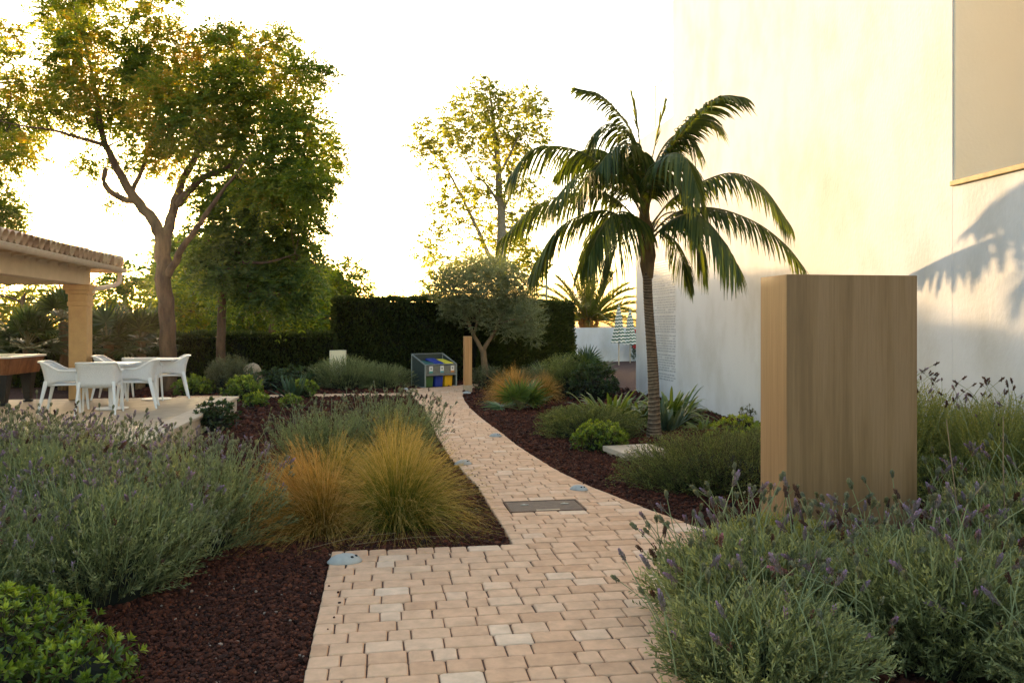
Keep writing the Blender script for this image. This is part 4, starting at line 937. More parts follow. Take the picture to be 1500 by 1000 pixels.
# ------------------------------------------------------------------ fan palms
def fan_mesh(n=18, L=.42, pet=.35, w=.03):
    g = Geo(); tube(g, smooth_path([(0, 0, 0), (pet*.5, 0, .02), (pet, 0, 0)], 4), [.008]*9, 5, .4, 1)
    th = np.linspace(-2.0, 2.0, n); d = np.column_stack([np.cos(th), np.sin(th), .12*np.cos(th*2)]); K = 5; t = np.linspace(0, 1, K)[None,:,None]
    C = np.array((pet, 0, 0))+d[:,None]*(L*(1-.22*abs(th)/2))[:,None,None]*t-np.array((0, 0, 1))*.12*L*t**3
    side = np.column_stack([-np.sin(th), np.cos(th), np.full(n, .35)*np.where(np.arange(n) % 2, 1, -1)])
    strips(g, C, w*np.array([.35, 1, .9, .55, .05])[None]*np.ones((n, 1)), side, U(.2, 1, n)); return g
fan_protos = {}
def fanpalm(loc, label, n, L, pet, up, mat, w, trunk=0., group=None, key=None):
    r = empty('fan_palm', loc, label, 'palm', group)
    if trunk:
        g = Geo(); tube(g, [(0, 0, 0), (.05, 0, trunk*.5), (0, .04, trunk)], [.12, .11, .12], 10); g.obj('trunk', M['fibre'], r, smooth=True)
    src = None
    for k in range(n):
        e = U(*up); a = k*2.4+U(-.3, .3)
        rot = (Matrix.Rotation(a, 3, 'Z')@Matrix.Rotation(-e, 3, 'Y')@Matrix.Rotation(U(-.4, .4), 3, 'X')).to_euler()
        if src is None: src = fan_mesh(18, L, pet, w).obj('frond', [mat, M['krachis']], r); src.location = (0, 0, trunk); src.rotation_euler = rot
        else: copy_child(src, r, (0, 0, trunk), rot, U(.75, 1.1))
    return r
fanpalm((2.62, 15.7, 0), 'small fan palm in front of the straw-coloured grass mound', 22, .42, .34, (.1, 1.4), M['strap'], .034)
fanpalm((4.75, 18.9, 0), 'dark bushy fan palm before the end of the building', 34, .42, .42, (.0, 1.5), M['dkleaf'], .036, .42)
fanpalm((3.9, 19.6, 0), 'low fan palm between the upright bush and the white garden wall', 16, .36, .36, (.1, 1.4), M['strap'], .03, .1)
FP = 'dark fan palms behind the pavilion'
for k, (u, d, H, lab) in enumerate(((40, 20.0, 1.1, 'dark fan palm behind the billiard table'), (92, 20.8, 1.7, 'dark fan palm just left of the pavilion column, its fans spread wide'), (158, 20.6, 1.15, 'dark fan palm between the pavilion column and the big tree'), (205, 21.0, 1.2, 'dark fan palm against the big tree trunk'))):
    p = P(u, 500, d); fanpalm((p[0], p[1], 0), lab, 40, .55, .55, (-.3, 1.5), M['dkleaf'], .05, H, group=FP)

# ------------------------------------------------------------------ hedges
def hedge(name, label, line, th, H, n, leaf, w, tint=(.1, .8), z0=0., vert=.7, gaps=0, round_=.06):
    """clipped hedge along a poly-line: dark twiggy inside plus leaf sprays all over its faces"""
    line = np.asarray(line, float); r = empty(name, (*line[0], 0), label, 'hedge'); o = (*line[0], 0)
    pts = []; nr = []; g = Geo()
    for a, b in zip(line[:-1], line[1:]):
        d = (b-a); L = np.linalg.norm(d); d = d/L; q = np.array((-d[1], d[0]))
        i = .07
        pl = [a+d*(-.0)-q*(th/2-i), b-q*(th/2-i), b+q*(th/2-i), a+q*(th/2-i)]
        hexa(g, [(*x, z0) for x in pl]+[(*x, H-i-U(0, .004)) for x in pl])
        k = int(n*L); f = rng.random(k); s = U(0, 1, k)*L; face = np.where(f < .62, 0, np.where(f < .85, 1, 2))
        x = np.where(face == 1, U(-th/2, th/2, k), np.where(face == 0, -th/2, th/2)); z = np.where(face == 1, H, U(z0, H, k))
        bump = .03*np.sin(s*5+z*3)+.03*np.sin(s*2.1-z*4.3)+.025*np.sin(s*11+z*9)
        x = x+np.where(face == 1, 0, np.where(face == 0, -bump, bump)); z = z+np.where(face == 1, bump*.9, 0)
        p = np.column_stack([a[0]+d[0]*s+q[0]*x, a[1]+d[1]*s+q[1]*x, z]); nn = np.where((face == 1)[:,None], (0, 0, 1.), np.where((face == 0)[:,None], (*(-q), 0), (*q, 0)))
        pts.append(p-nn*.05*U(0, 1.6, k)[:,None]); nr.append(nn)
    for e, dv in ((line[0], nz(line[0]-line[1])), (line[-1], nz(line[-1]-line[-2]))):
        k = int(n*th*.8); q = np.array((-dv[1], dv[0])); x = U(-th/2, th/2, k); z = U(z0, H, k); bump = .04*np.sin(x*6+z*4)
        p = np.column_stack([e[0]+q[0]*x+dv[0]*bump, e[1]+q[1]*x+dv[1]*bump, z]); pts.append(p); nr.append(np.tile((*dv, 0.), (k, 1)))
    g.obj('inside', M['hcore'], r, origin=o)
    p = np.vstack(pts); nn = np.vstack(nr); k = len(p)
    d = nz(nn*.8+np.array((0, 0, vert))+rvec(k)*.75); g = Geo()
    cl = .5+.35*np.sin(p[:,0]*3.1+p[:,2]*2)+.2*np.sin(p[:,1]*7+p[:,2]*5)
    leaves(g, p, d, leaf*U(.6, 1.3, k), w*U(.7, 1.2, k), np.clip(tint[0]+(tint[1]-tint[0])*(.3+.4*cl*.6)+rng.normal(0, .12, k), 0, 1))
    g.obj('foliage', M['hleaf'], r, origin=o); return r
hedge('hedge', 'tall dark clipped cypress hedge behind the bins and the olive tree', [(-1.32, 24.2), (2.3, 24.4), (6.05, 27.9)], 1.2, 2.36, 4200, .13, .05)
hedge('hedge', 'low dark clipped hedge running behind the patio and the big tree', [(-1.35, 23.6), (-8, 23.7), (-18, 23.9)][::-1], 1.0, 1.36, 2200, .13, .05)

# ------------------------------------------------------------------ trees
def limb3(px, D, k=4):
    p = np.array([P(u, v, D+dd) for u, v, dd, r in px]); r = np.array([q[3] for q in px])
    sp = smooth_path(p, k); rr = np.interp(np.linspace(0, len(p)-1, len(sp)), np.arange(len(p)), r)
    return sp, rr
def spray_leaves(g, c, d, L, K, leaf, w, tint, droop=.35, m=0):
    """compound leaves: K leaflets in two rows along a drooping stalk"""
    n = len(c); d = nz(d); t = ((np.arange(K)//2+.6)/(K/2))[None,:,None]; L = np.broadcast_to(L, (n,))[:,None,None]
    p = c[:,None]+d[:,None]*L*t-np.array((0, 0, 1.))*droop*L*t**2
    s = nz(np.cross(d, np.array((0, 0, 1.))+.3*rng.normal(size=(n, 3)))); sg = np.where(np.arange(K) % 2, 1, -1)[None,:,None]
    dd = nz(s[:,None]*sg*.9+d[:,None]*.55-np.array((0, 0, .35))*t+rng.normal(0, .22, (n, K, 3)))
    tn = np.clip(np.repeat(tint[:,None], K, 1)+rng.normal(0, .09, (n, K)), 0, 1)
    leaves(g, p.reshape(-1, 3), dd.reshape(-1, 3), leaf*U(.7, 1.2, n*K), w*U(.8, 1.2, n*K), tn.ravel(), m, fold=.15)
def tree(name, label, D, limbs, clumps, mats, leaf, w, nspr, K=10, sl=.30, base=None, group=None, ddr=1.6, droop=.35, tintf=None, twr=.012, trunk_bump=True, shell=.5):
    base = P(limbs[0][0][0], limbs[0][0][1], D) if base is None else np.asarray(base, float); base[2] = 0
    r = empty(name, base, label, 'tree', group); g = Geo(); allp = []; allr = []
    for px in limbs:
        sp, rr = limb3(px, D); 
        sp[1:-1] += rng.normal(0, 1, (len(sp)-2, 3))*rr[1:-1,None]*.12
        rr = rr*(.82 if name == 'broadleaf_tree' and px is not limbs[0] else 1); tube(g, sp, rr, 10 if rr.max() > .08 else 6); allp.append(sp); allr.append(rr)
    lp = np.vstack(allp); lr = np.concatenate(allr)
    gl = Geo(); s = D/FPX
    for cl in clumps:
        u, v, ru, rv = cl[:4]; den = cl[4] if len(cl) > 4 else 1.
        dd = cl[5] if len(cl) > 5 else U(-ddr, ddr); c = P(u, v, D+dd); sc = (D+dd)/FPX; R3 = np.array((ru*sc, (ru+rv)*.5*sc*.9, rv*sc))
        n = max(6, int(nspr*den*(ru*rv)/1600))
        q = rvec(n)*(U(0, 1, n)**shell)[:,None]; pos = c+q*R3
        # twigs from the nearest limb into the clump
        dist = np.linalg.norm(lp-c, axis=1)+lr*0+np.where(lr > .12, .6, 0); b = lp[np.argmin(dist)]; rb = lr[np.argmin(dist)]
        hub = c+(b-c)*.12
        tube(g, smooth_path([b, (b+hub)/2+rng.normal(0, .12, 3)+(0, 0, .05), hub], 3), np.linspace(min(rb*.7, twr*2.2), twr, 7), 5, cap=False)
        for e in pos[rng.choice(n, min(n, 7), False)]:
            tube(g, smooth_path([hub, (hub+e)/2+rng.normal(0, .06, 3), e], 2), np.linspace(twr*.8, twr*.3, 5), 3, cap=False)
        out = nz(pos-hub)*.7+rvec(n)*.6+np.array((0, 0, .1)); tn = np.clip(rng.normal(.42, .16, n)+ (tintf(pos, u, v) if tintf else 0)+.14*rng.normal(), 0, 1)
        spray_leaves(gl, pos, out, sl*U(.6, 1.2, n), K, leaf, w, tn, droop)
    g.obj('trunk', mats[1], r, smooth=True, origin=base); gl.obj('crown', mats[0], r, origin=base); return r

big = [[(248,583,0,.27),(246,560,0,.22),(245,520,0,.195),(243,440,0,.185),(240,385,0,.185),(238,345,0,.185)],
 [(238,352,0,.19),(222,322,0,.17),(197,292,-.1,.145),(172,248,-.2,.115),(150,196,-.3,.085),(139,130,-.4,.06),(126,70,-.4,.04),(108,14,-.4,.018)],
 [(200,296,-.1,.11),(172,288,-.2,.095),(152,268,-.3,.08),(156,246,-.3,.07)],
 [(158,214,-.3,.07),(122,204,-.5,.055),(75,190,-.8,.038),(30,184,-1,.022),(-30,170,-1.1,.012)],
 [(152,200,-.3,.055),(112,132,.2,.04),(62,92,.4,.025),(18,70,.5,.012)],
 [(240,352,0,.18),(252,312,.3,.14),(263,275,.4,.115),(288,225,.6,.09),(309,170,.7,.062),(313,110,.8,.038),(318,58,.8,.015)],
 [(260,300,.2,.115),(290,266,.1,.10),(332,246,0,.075),(380,231,-.2,.052),(430,216,-.4,.032),(474,206,-.5,.012)],
 [(334,246,0,.055),(360,190,.3,.042),(368,122,.5,.03),(356,70,.6,.013)],
 [(246,402,-.15,.12),(268,362,-.4,.095),(294,326,-.6,.078),(318,290,-.8,.058),(346,255,-1,.032),(368,220,-1.1,.015)],
 [(382,231,-.2,.04),(402,170,0,.032),(440,118,.2,.014)],
 [(192,286,-.1,.075),(214,232,.4,.055),(229,170,.6,.042),(236,100,.8,.026),(250,34,.9,.012)],
 [(145,160,-.3,.05),(172,110,.3,.035),(186,50,.5,.015)]]
bigc = [(88,22,42,36),(128,-20,50,40),(128,52,52,30),(22,52,22,22,.6),(6,84,20,20,.7),(22,188,44,34),(44,128,40,24),(16,224,46,26),(-20,150,40,60),(112,120,42,44),
 (148,168,48,32),(188,118,38,52),(192,26,30,22,.6),(236,10,36,28,.55),(248,58,26,20,.6),(218,86,40,46),(238,148,46,46),(298,82,34,36),(330,60,34,22),(308,142,56,46),
 (370,88,46,42),(410,60,32,22,.8),(440,108,42,32),(474,112,24,14,.6),(380,156,66,46),(438,188,48,46),(480,226,28,32),(300,212,52,32),(250,228,36,34),(204,238,28,18),(138,240,30,18,.8),
 (350,208,56,36),(420,240,56,34),(332,268,56,30),(400,284,66,36),(165,302,18,12,.5),(205,196,36,24),(270,180,40,36),(455,268,40,26),(345,116,34,30,.8),(78,166,40,26),(262,110,30,30,.7),(92,74,32,26,.7),(10,300,22,36,.8),(-10,320,40,50)]
tree('broadleaf_tree', 'big spreading tree with a forked trunk and yellowing leaves behind the patio', 20.2, big, bigc, (M['tleaf'], M['bark']), .10, .043, 370, K=12, sl=.34, ddr=1.7, shell=.62,
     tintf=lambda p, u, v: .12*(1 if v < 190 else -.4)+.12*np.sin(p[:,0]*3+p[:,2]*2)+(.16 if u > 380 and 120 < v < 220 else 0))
sec = [[(322,574,0,.13),(323,520,0,.115),(324,455,0,.105),(328,420,0,.10),(334,400,0,.09),(352,360,0,.06),(372,310,.2,.035),(392,270,.3,.012)],
 [(325,440,0,.07),(326,400,.2,.06),(320,350,.4,.045),(306,310,.5,.015)],
 [(334,400,0,.06),(352,385,-.3,.05),(392,384,-.5,.035),(432,372,-.6,.012)],
 [(330,412,0,.05),(352,424,-.2,.035),(392,432,-.3,.02),(436,428,-.3,.01)]]
secc = [(350,326,58,40),(402,312,52,38),(440,334,34,40),(306,356,42,42),(392,366,56,40),(436,384,34,38),(344,396,48,36),(306,398,34,30),(400,424,50,36),(366,428,38,26),(446,420,26,30),(430,450,28,22),(370,350,50,40),(330,300,40,24),(300,300,30,26),(402,276,46,26),(446,290,30,28),(362,284,40,24),(450,256,28,22,.8),(466,320,16,26),(468,392,16,30,.8)]
tree('dark_leafy_tree', 'smaller dense dark green tree with a thin trunk right of the big forked tree', 21.2, sec, secc, (M['dleaf'], M['bark']), .14, .056, 200, K=10, sl=.36, ddr=1.1, droop=.6)
# poplar behind the tall hedge
pop = [[(733,519,0,.36),(735,470,0,.32),(735,390,0,.29),(734,320,0,.23),(730,250,0,.17),(724,190,0,.11),(718,140,.1,.05),(712,122,.1,.015)],
 [(734,400,0,.12),(716,372,.2,.12),(697,330,.4,.10),(672,280,.6,.07),(645,232,.8,.04),(616,196,.9,.012)],
 [(732,300,0,.09),(712,270,.3,.06),(690,250,.4,.035),(664,190,.4,.012)],
 [(730,260,0,.08),(750,220,-.3,.055),(768,180,-.4,.03),(778,140,-.4,.012)],
 [(728,236,0,.06),(708,206,.3,.04),(690,170,.4,.014)],
 [(734,320,0,.06),(752,280,-.4,.05),(786,262,-.5,.02),(800,268,-.5,.01)],
 [(698,332,.4,.05),(676,326,.5,.035),(650,330,.6,.015),(636,342,.6,.01)]]
popc = [(710,132,20,18,.7),(726,150,30,22),(690,156,30,26,.8),(660,182,28,24,.8),(620,192,20,20,.7),(614,212,18,14,.6),(634,226,26,22,.8),(648,250,18,18,.6),(690,196,36,26,.8),(730,190,36,30),(768,150,26,26,.8),(786,170,22,28,.8),(774,200,28,24,.8),(744,226,32,24),(706,232,28,22,.7),(672,214,24,18,.5),
 (664,290,30,20,.6),(648,306,24,18,.5),(690,270,26,20,.6),(720,282,34,24,.7),(762,262,30,24,.7),(730,330,34,26,.7),(770,310,30,26,.6),(790,290,16,18,.5),(700,350,24,18,.5),(660,336,26,18,.5),(632,346,20,16,.5),(628,366,22,18,.5),(650,390,26,20,.7),(690,392,30,20,.6),(756,372,36,28,.8),(780,390,24,24,.8),(740,400,34,20,.8),(640,420,26,18,.7),(690,310,20,16,.4),(752,345,24,18,.6)]
tree('poplar_tree', 'tall light poplar with sparse yellow-green leaves rising behind the olive', 45, pop, popc, (M['pleaf'], M['palebark']), .17, .13, 300, K=8, sl=.42, ddr=1.8, droop=.2, twr=.022, shell=.42)
oli = [[(712,566,0,.13),(711,545,0,.10),(708,520,0,.085),(707,512,0,.08)],
 [(707,516,0,.07),(692,486,-.1,.055),(682,462,-.2,.042),(668,430,-.3,.022),(655,405,-.3,.01)],
 [(707,514,0,.07),(722,490,.1,.055),(736,462,.2,.04),(758,430,.2,.02),(772,410,.2,.01)],
 [(694,490,-.1,.04),(704,450,.3,.03),(714,410,.3,.012)],
 [(730,474,.1,.035),(752,468,-.3,.025),(776,462,-.4,.012)]]
olic = [(664,424,34,28),(690,404,32,22),(722,404,34,26),(752,424,34,26),(690,440,38,24),(726,440,38,26),(760,452,30,24),(668,452,26,18,.8),(778,468,20,24,.8),(774,436,22,20,.7),(744,478,34,18,.8),(712,392,40,18,.8),(650,410,18,18,.7),(780,490,14,18,.6),(700,470,24,14,.5),(676,400,24,18,.7)]
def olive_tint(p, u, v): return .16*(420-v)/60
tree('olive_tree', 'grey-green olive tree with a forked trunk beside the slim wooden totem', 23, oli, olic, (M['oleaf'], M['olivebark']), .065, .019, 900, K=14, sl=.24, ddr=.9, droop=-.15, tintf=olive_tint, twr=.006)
# trees beyond the hedges
bgl = (M['tleaf'], M['bark'])
BG = 'trees beyond the low hedge'
def bgtree(label, D, u, vtop, clumps, mats, leaf=.17, w=.09, nspr=240, K=8, sl=.45, trunk=.14, group=BG, shell=.5):
    limbs = [[(u, 475+1996/D*1., 0, trunk), (u+3, 470, 0, trunk*.85), (u-2, (470+vtop)/2, 0, trunk*.6), (u+2, vtop+14, 0, trunk*.2)]]
    return tree('background_tree', label, D, limbs, clumps, mats, leaf, w, nspr, K, sl, group=group, ddr=1.6, droop=.3, twr=.02, shell=shell)
bgtree('yellow-green tree beyond the hedge under the sun, left of the big trunk', 31, 185, 395, [(176,402,28,22),(214,392,22,20,.6),(160,430,34,24),(200,440,38,28),(150,462,36,26),(220,470,34,26),(184,476,44,24)], bgl)
bgtree('leafy green tree beyond the hedge between the two trunks', 33, 285, 380, [(272,400,26,26),(300,392,26,24),(284,430,36,26),(262,456,30,28),(310,458,36,26),(290,480,40,20)], (M['tleaf'], M['bark']))
bgtree('bushy green tree beyond the low hedge right of the thin trunk', 30, 395, 430, [(380,452,40,26),(420,456,40,24),(350,466,36,22),(400,480,50,18),(450,470,30,24)], (M['tleaf'], M['bark']))
bgtree('olive-yellow bushy tree beyond the hedge next to the tall hedge', 34, 500, 385, [(486,408,30,22),(512,402,26,20),(470,430,36,26),(524,424,22,22),(500,440,40,24),(450,446,30,24),(476,466,40,26),(540,436,14,12,.7)], (M['tleaf'], M['bark']))
bgtree('low yellow-green bush top just over the tall hedge left of the olive', 38, 590, 425, [(578,438,16,10,.8),(602,440,22,10,.8),(630,434,22,12,.8)], (M['pleaf'], M['bark']))
bgtree('yellow-green tree beyond the hedge seen under the pavilion beam', 30, 35, 415, [(20,436,36,26),(60,440,34,24),(10,470,40,24),(56,474,40,20),(100,452,34,26),(-20,450,30,30)], (M['pleaf'], M['bark']))
# distant wood whose tops keep the low sun off the garden; it shows through gaps in the nearer crowns
FW = 'far trees showing through the gaps behind the two trunks'
for k, (u, D, vt) in enumerate(((262, 66, 350), (286, 62, 350), (318, 70, 360), (350, 64, 352), (382, 72, 360), (414, 66, 354), (446, 74, 388))):
    cl = [(u+rng.normal(0, 12), vt+20+q*16+rng.normal(0, 3), 24+q*1.5, 15, 2.6) for q in range(7)]+[(u-14, vt+40, 20, 20, 2.), (u+14, vt+36, 20, 20, 2.)]
    bgtree('far dark tree seen through gaps of the nearer crowns', D, u, vt, cl, (M['dleaf'], M['bark']), leaf=.42, w=.28, nspr=330, K=8, sl=.9, trunk=.3, group=FW)

# ------------------------------------------------------------------ palms
def frond(g, rach, n, L, w, droop, spread=.55, fwd=.5, m=0, mr=1, r0=.016, start=.12, vshape=0., tintb=0., K=5, Lmin=.3, jit=.12):
    R_ = smooth_path(rach, 6); k = len(R_); tube(g, R_, np.linspace(r0, .003, k), 5, .4, mr)
    s = np.cumsum(np.r_[0, np.linalg.norm(np.diff(R_, axis=0), axis=1)]); s /= s[-1]
    T = nz(np.gradient(R_, axis=0)); up = np.array((0, 0, 1.)); 
    t = np.linspace(start, 1, n); p = np.stack([np.interp(t, s, R_[:,i]) for i in range(3)], 1); tg = nz(np.stack([np.interp(t, s, T[:,i]) for i in range(3)], 1))
    S = nz(np.cross(tg, up)); Nn = np.cross(S, tg)
    f = (t-start)/(1-start); ln = L*(Lmin+(1-Lmin)*np.sin(np.pi*np.clip(.10+.80*f, 0, 1))**.8)*np.where(f > .93, .75, 1)
    for sg in (-1, 1):
        d = nz(S*sg*spread+tg*(fwd+.5*f[:,None]**3)+Nn*vshape+rng.normal(0, jit, (n, 3))); q = np.linspace(0, 1, K)[None,:,None]; l = (ln*U(.85, 1.1, n))[:,None,None]
        dr = droop*U(.8, 1.15, n)[:,None,None]
        C = p[:,None]+d[:,None]*l*q*(1-.35*np.minimum(dr, 1)*q)-up*dr*l*(q*.35+.5*q**2)
        side = nz(np.cross(d, -up*.6+Nn*.2+S*sg*.3)); side = nz(side*.6+tg*.6)
        strips(g, C, w*np.array([.5, 1, .9, .6, .08])[None]*np.ones((n, 1)), side, np.clip(U(.1, .8, n)+tintb, 0, 1), m)
PD = 12.1
def pal_trunk():
    m, t, N, L = nt('ringed_palm_trunk'); out = N.new('ShaderNodeOutputMaterial'); b = N.new('ShaderNodeBsdfPrincipled'); L.new(b.outputs[0], out.inputs[0]); b.inputs['Roughness'].default_value = .85
    at = N.new('ShaderNodeAttribute'); at.attribute_name = 'tint'; r = ramp(N, [(0, (.045, .028, .018)), (.35, (.13, .080, .045)), (.8, (.26, .18, .11)), (1, (.38, .28, .18))]); L.new(at.outputs['Fac'], r.inputs[0])
    tc = N.new('ShaderNodeTexCoord'); n = N.new('ShaderNodeTexNoise'); n.inputs['Scale'].default_value = 26; n.inputs['Detail'].default_value = 6; L.new(tc.outputs['Object'], n.inputs[0])
    r2 = ramp(N, [(.3, (.55, .55, .5)), (.7, (1.1, 1.1, 1.1))]); L.new(n.outputs[0], r2.inputs[0]); mu = N.new('ShaderNodeMix'); mu.data_type = 'RGBA'; mu.blend_type = 'MULTIPLY'; mu.inputs[0].default_value = .8
    L.new(r.outputs[0], mu.inputs[6]); L.new(r2.outputs[0], mu.inputs[7]); L.new(mu.outputs[2], b.inputs['Base Color'])
    bp = N.new('ShaderNodeBump'); bp.inputs['Strength'].default_value = .6; bp.inputs['Distance'].default_value = .01; L.new(n.outputs[0], bp.inputs['Height']); L.new(bp.outputs[0], b.inputs['Normal']); return m
M['ktrunk'] = pal_trunk()
def kentia():
    b = P(958, 640, PD); b[2] = 0; r = empty('kentia_palm', b, 'dark green feather palm with a ringed trunk in front of the white wall', 'palm')
    top = P(950, 405, PD); zt = top[2]; g = Geo(); n = 18; a = np.linspace(0, 2*np.pi, n, endpoint=False); rows = []; tn = []
    zs = [-.05]; 
    while zs[-1] < zt: zs.append(zs[-1]+U(.032, .060)*(1.25 if zs[-1] < .7 else 1))
    for z in zs:                                           # leaf-scar rings
        f = np.clip(z/zt, 0, 1); c = b+(top-b)*f; c[2] = 0; c[0] += .02*math.sin(f*5); R0 = .095-.032*f**.6+.05*max(0, .12-f)*3
        for dz, rr, tv in ((0, R0*1.06, .12), (.006, R0*1.07, .9), (.016, R0*1.0, .55)):
            tilt = .012*np.sin(a+z*3)
            rows.append(np.column_stack([c[0]+rr*np.cos(a), c[1]+rr*np.sin(a), z+dz+tilt])); tn.append(np.clip(tv-.12*f+rng.normal(0, .08, n), 0, 1))
    k = len(rows); i = np.arange(k-1)[:,None]*n; j = np.arange(n)[None]; j2 = (j+1) % n
    g.add(np.vstack(rows), np.stack([i+j, i+j2, i+n+j2, i+n+j], -1).reshape(-1, 4), np.concatenate(tn)); g.obj('trunk', M['ktrunk'], r, smooth=False, origin=b)
    g = Geo()                                              # fibrous crown shaft where the stalks overlap
    c0 = P(950, 408, PD); c1 = P(944, 318, PD); c2 = P(943, 255, PD)
    tube(g, smooth_path([c0, P(949, 380, PD), P(947, 350, PD), c1, c2], 4), np.interp(np.linspace(0, 4, 17), [0, 1, 2, 3, 4], [.066, .105, .10, .08, .04]), 12)
    for q in range(26):
        aa = U(0, 6.28); o = np.array((math.cos(aa), math.sin(aa), 0)); z0 = U(0, .6); s0 = c0+(c1-c0)*z0
        tube(g, [s0+o*.075, s0+o*.105+(0, 0, .18), s0+o*.085+(0, 0, .42)], [.012, .022, .012], 5)
    g.obj('crown_shaft', M['fibre'], r, smooth=True, origin=b)
    F = [ # rachis: (u, v, depth offset)
     [(945,318,0),(905,262,-.25),(858,226,-.35),(812,214,-.4),(775,222,-.4),(744,262,-.4)],
     [(942,330,0),(890,285,.2),(835,284,.35),(780,305,.4),(732,352,.45)],
     [(944,322,-.05),(915,268,-.6),(880,252,-.9),(845,258,-1.1),(805,300,-1.25)],
     [(942,345,0),(900,312,-.1),(862,312,-.1),(815,338,-.1),(778,400,0)],
     [(946,360,-.1),(932,322,-.5),(910,310,-.8),(885,328,-1.),(862,378,-1.1)],
     [(948,365,-.1),(940,328,-.5),(925,322,-.75),(908,345,-.95),(893,395,-1.05)],
     [(948,320,-.1),(958,262,-.5),(978,228,-.85),(1004,232,-1.1),(1024,285,-1.25)],
     [(944,270,0),(930,205,.1),(905,165,.1),(878,140,.1),(845,130,.1)],
     [(950,285,0),(985,215,-.2),(1020,170,-.5),(1056,142,-.8),(1088,142,-1.)],
     [(948,280,0),(972,225,.05),(1000,185,.0),(1028,170,-.1),(1052,182,-.2)],[(945,280,0),(932,222,-.1),(912,188,-.2),(888,182,-.3),(866,200,-.35)],
     [(950,335,0),(985,292,-.25),(1030,266,-.55),(1075,254,-.75),(1118,275,-.9),(1158,330,-1.0)],
     [(952,345,0),(990,312,-.2),(1045,305,-.5),(1105,325,-.75),(1150,358,-.85),(1178,392,-.85)],
     [(952,352,0),(985,322,-.4),(1020,314,-.8),(1052,342,-1.),(1084,395,-1.2)],
     [(952,362,0),(965,340,.1),(985,350,.2),(1000,380,.3),(1012,412,.3)],
     [(944,300,0),(915,250,.4),(885,222,.7),(850,222,.9),(820,250,1.1)],
     [(947,300,.05),(960,240,.0),(980,205,.0),(1002,196,.0),(1022,215,.0)],
     [(946,352,.05),(925,318,.4),(895,318,.8),(868,345,1.1),(850,395,1.3)],
     [(950,350,.0),(968,318,.2),(992,312,.3),(1016,335,.35),(1032,385,.35)],
     [(944,305,0),(925,255,-.3),(900,236,-.4),(872,244,-.45),(850,275,-.45)], [(948,305,0),(966,264,-.2),(988,258,-.3),(1006,278,-.35),(1018,320,-.35)], [(945,300,.1),(930,250,.5),(912,225,.8),(890,228,1.),(865,262,1.1)],
     [(946,300,-.05),(945,240,-.3),(925,212,-.6),(900,216,-.8),(872,250,-.95)]]
    for k, px in enumerate(F):
        g = Geo(); ra = [P(u, v, PD+dd) for u, v, dd in px]
        frond(g, ra, 76, .42 if k in (7, 14) else .46 if k in (11, 12) else .58, .037, 1.0 if k not in (7, 8, 9) else .6, spread=.7, fwd=.46, r0=.017, start=.17, jit=.06, tintb=(.25 if k in (2, 6, 9) else 0))
        g.obj('frond', [M['kleaf'], M['krachis']], r, origin=b)
    for px in ([(945,280,0),(958,220,.1),(974,150,.1)], [(944,280,0),(936,200,-.1),(926,140,-.1)]):
        g = Geo(); ra = [P(u, v, PD+dd) for u, v, dd in px]; frond(g, ra, 18, .26, .022, .05, spread=.25, fwd=1., start=.5, r0=.014, tintb=.3); g.obj('frond', [M['kleaf'], M['krachis']], r, origin=b)
kentia()
def datepalm():
    D = 42.; b = P(862, 476, D); b0 = b.copy(); b0[2] = 0
    r = empty('date_palm', b0, 'round-headed date palm standing behind the low white garden wall', 'palm')
    g = Geo(); tube(g, [b0-(0, 0, .1), b0+(0, 0, b[2]*.6), b], [.42, .42, .46], 14)
    for q in range(60):
        aa = U(0, 6.28); z = U(.2, b[2]-.05); o = np.array((math.cos(aa), math.sin(aa), 0)); tube(g, [b0+o*.40+(0, 0, z), b0+o*.50+(0, 0, z+.14)], [.07, .03], 5)
    g.obj('trunk', M['orangebase'], r, origin=b0)
    g = Geo()
    for q in range(46):
        aa = U(0, 6.28); o = np.array((math.cos(aa), math.sin(aa), 0)); tube(g, [b+o*.38+(0, 0, -.12), b+o*.5+(0, 0, .1), b+o*.42+(0, 0, .42)], [.06, .05, .02], 5)
    g.obj('leaf_bases', M['orangebase'], r, origin=b0)
    for k in range(52):
        a = k*2.39996; e = rad(88)-rad(92)*((k+.5)/52)**.75; Lf = U(3.2, 4.0)*(.85+.15*math.cos(e)); o = np.array((math.cos(a), math.sin(a), 0)); q = np.linspace(0, 1, 6)[:,None]
        ra = b+(0, 0, .25)+o*.15+(o*math.cos(e)+np.array((0, 0, math.sin(e))))*Lf*q-np.array((0, 0, 1.))*(.55*math.cos(e)+.12)*Lf*.55*q**2.3
        g = Geo(); frond(g, ra, 56, .52, .055, .12, spread=.7, fwd=.75, vshape=.5, r0=.035, start=.10, K=3+2, Lmin=.35); g.obj('frond', [M['dateleaf'], M['krachis']], r, origin=b0)
datepalm()
for _, o in SPK+[(0, x[0]) for x in (XL, XR, XG)]: bpy.data.objects.remove(o)

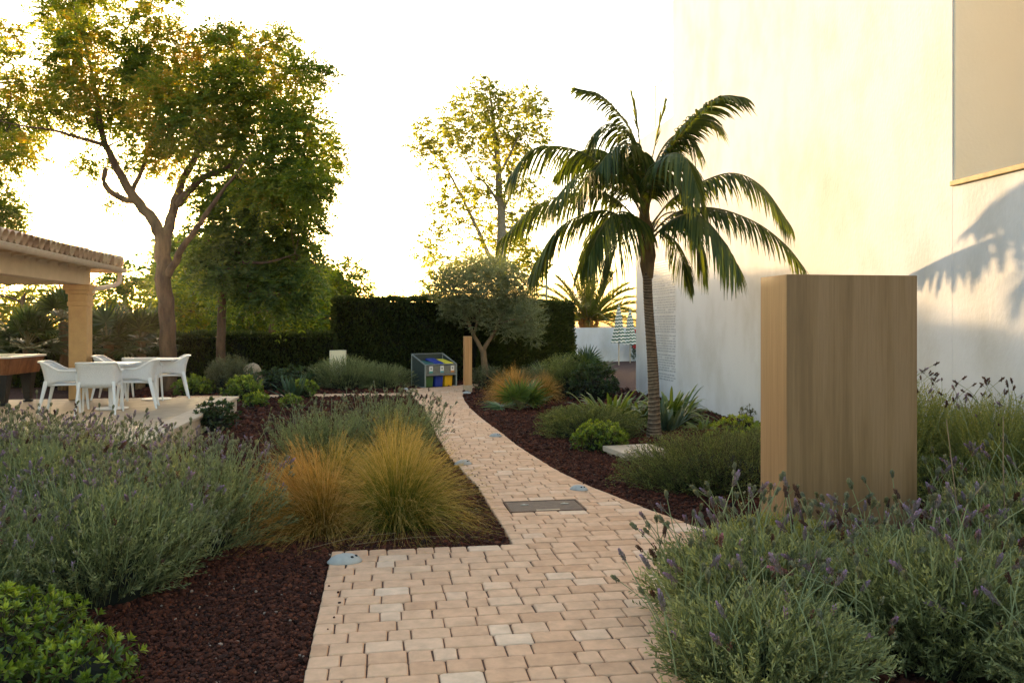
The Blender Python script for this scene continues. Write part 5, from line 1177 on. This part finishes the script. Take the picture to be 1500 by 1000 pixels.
# ------------------------------------------------------------------ thin haze, added for the warm glow round the sun
g = Geo(); box(g, (-620, -320, -1.3), (620, 920, 24))
m, t_, N, L = nt('haze'); out = N.new('ShaderNodeOutputMaterial'); pv = N.new('ShaderNodeVolumePrincipled'); L.new(pv.outputs[0], out.inputs['Volume'])
pv.inputs['Color'].default_value = (1, .95, .88, 1); pv.inputs['Density'].default_value = HAZE; pv.inputs['Anisotropy'].default_value = .86
tag(g.obj('haze', m), kind='stuff')

# ------------------------------------------------------------------ light, sky, camera
su = P(205, 335, 100.)-np.array((0, 0, EYE)); su = su/np.linalg.norm(su)
el = math.asin(su[2]); az = math.atan2(su[0], su[1])
sun = bpy.data.lights.new('sun', 'SUN'); sun.energy = 2.8; sun.angle = rad(.55); sun.color = (1.0, .68, .36)
so = bpy.data.objects.new('sun', sun); COL.objects.link(so); so.rotation_euler = Vector(-su).to_track_quat('-Z', 'Y').to_euler(); so.location = (-8, 30, 14)
w = bpy.data.worlds.new('World'); scene.world = w; w.use_nodes = True; t = w.node_tree; bg = t.nodes['Background']
sk = t.nodes.new('ShaderNodeTexSky'); sk.sky_type = 'NISHITA'; sk.sun_disc = False; sk.sun_elevation = el; sk.sun_rotation = az
sk.air_density = 1.0; sk.dust_density = 2.2; sk.ozone_density = 1.0; sk.altitude = 0
t.links.new(sk.outputs[0], bg.inputs[0]); bg.inputs[1].default_value = .15
cam = bpy.data.cameras.new('camera'); cam.sensor_width = 36; cam.lens = FPX/1500*36; cam.shift_y = -(500-HOR)/1500; cam.clip_end = 3000; cam.clip_start = .05
co = bpy.data.objects.new('camera', cam); COL.objects.link(co); co.location = (0, 0, EYE); co.rotation_euler = (math.pi/2, 0, -YAW); scene.camera = co
vs = scene.view_settings; vs.view_transform = 'Standard'; vs.look = 'None'; vs.exposure = 2.45; vs.gamma = 1
cy = scene.cycles; cy.max_bounces = 7; cy.diffuse_bounces = 4; cy.glossy_bounces = 2; cy.transmission_bounces = 4; cy.transparent_max_bounces = 4
cy.use_denoising = True; cy.sample_clamp_indirect = 8
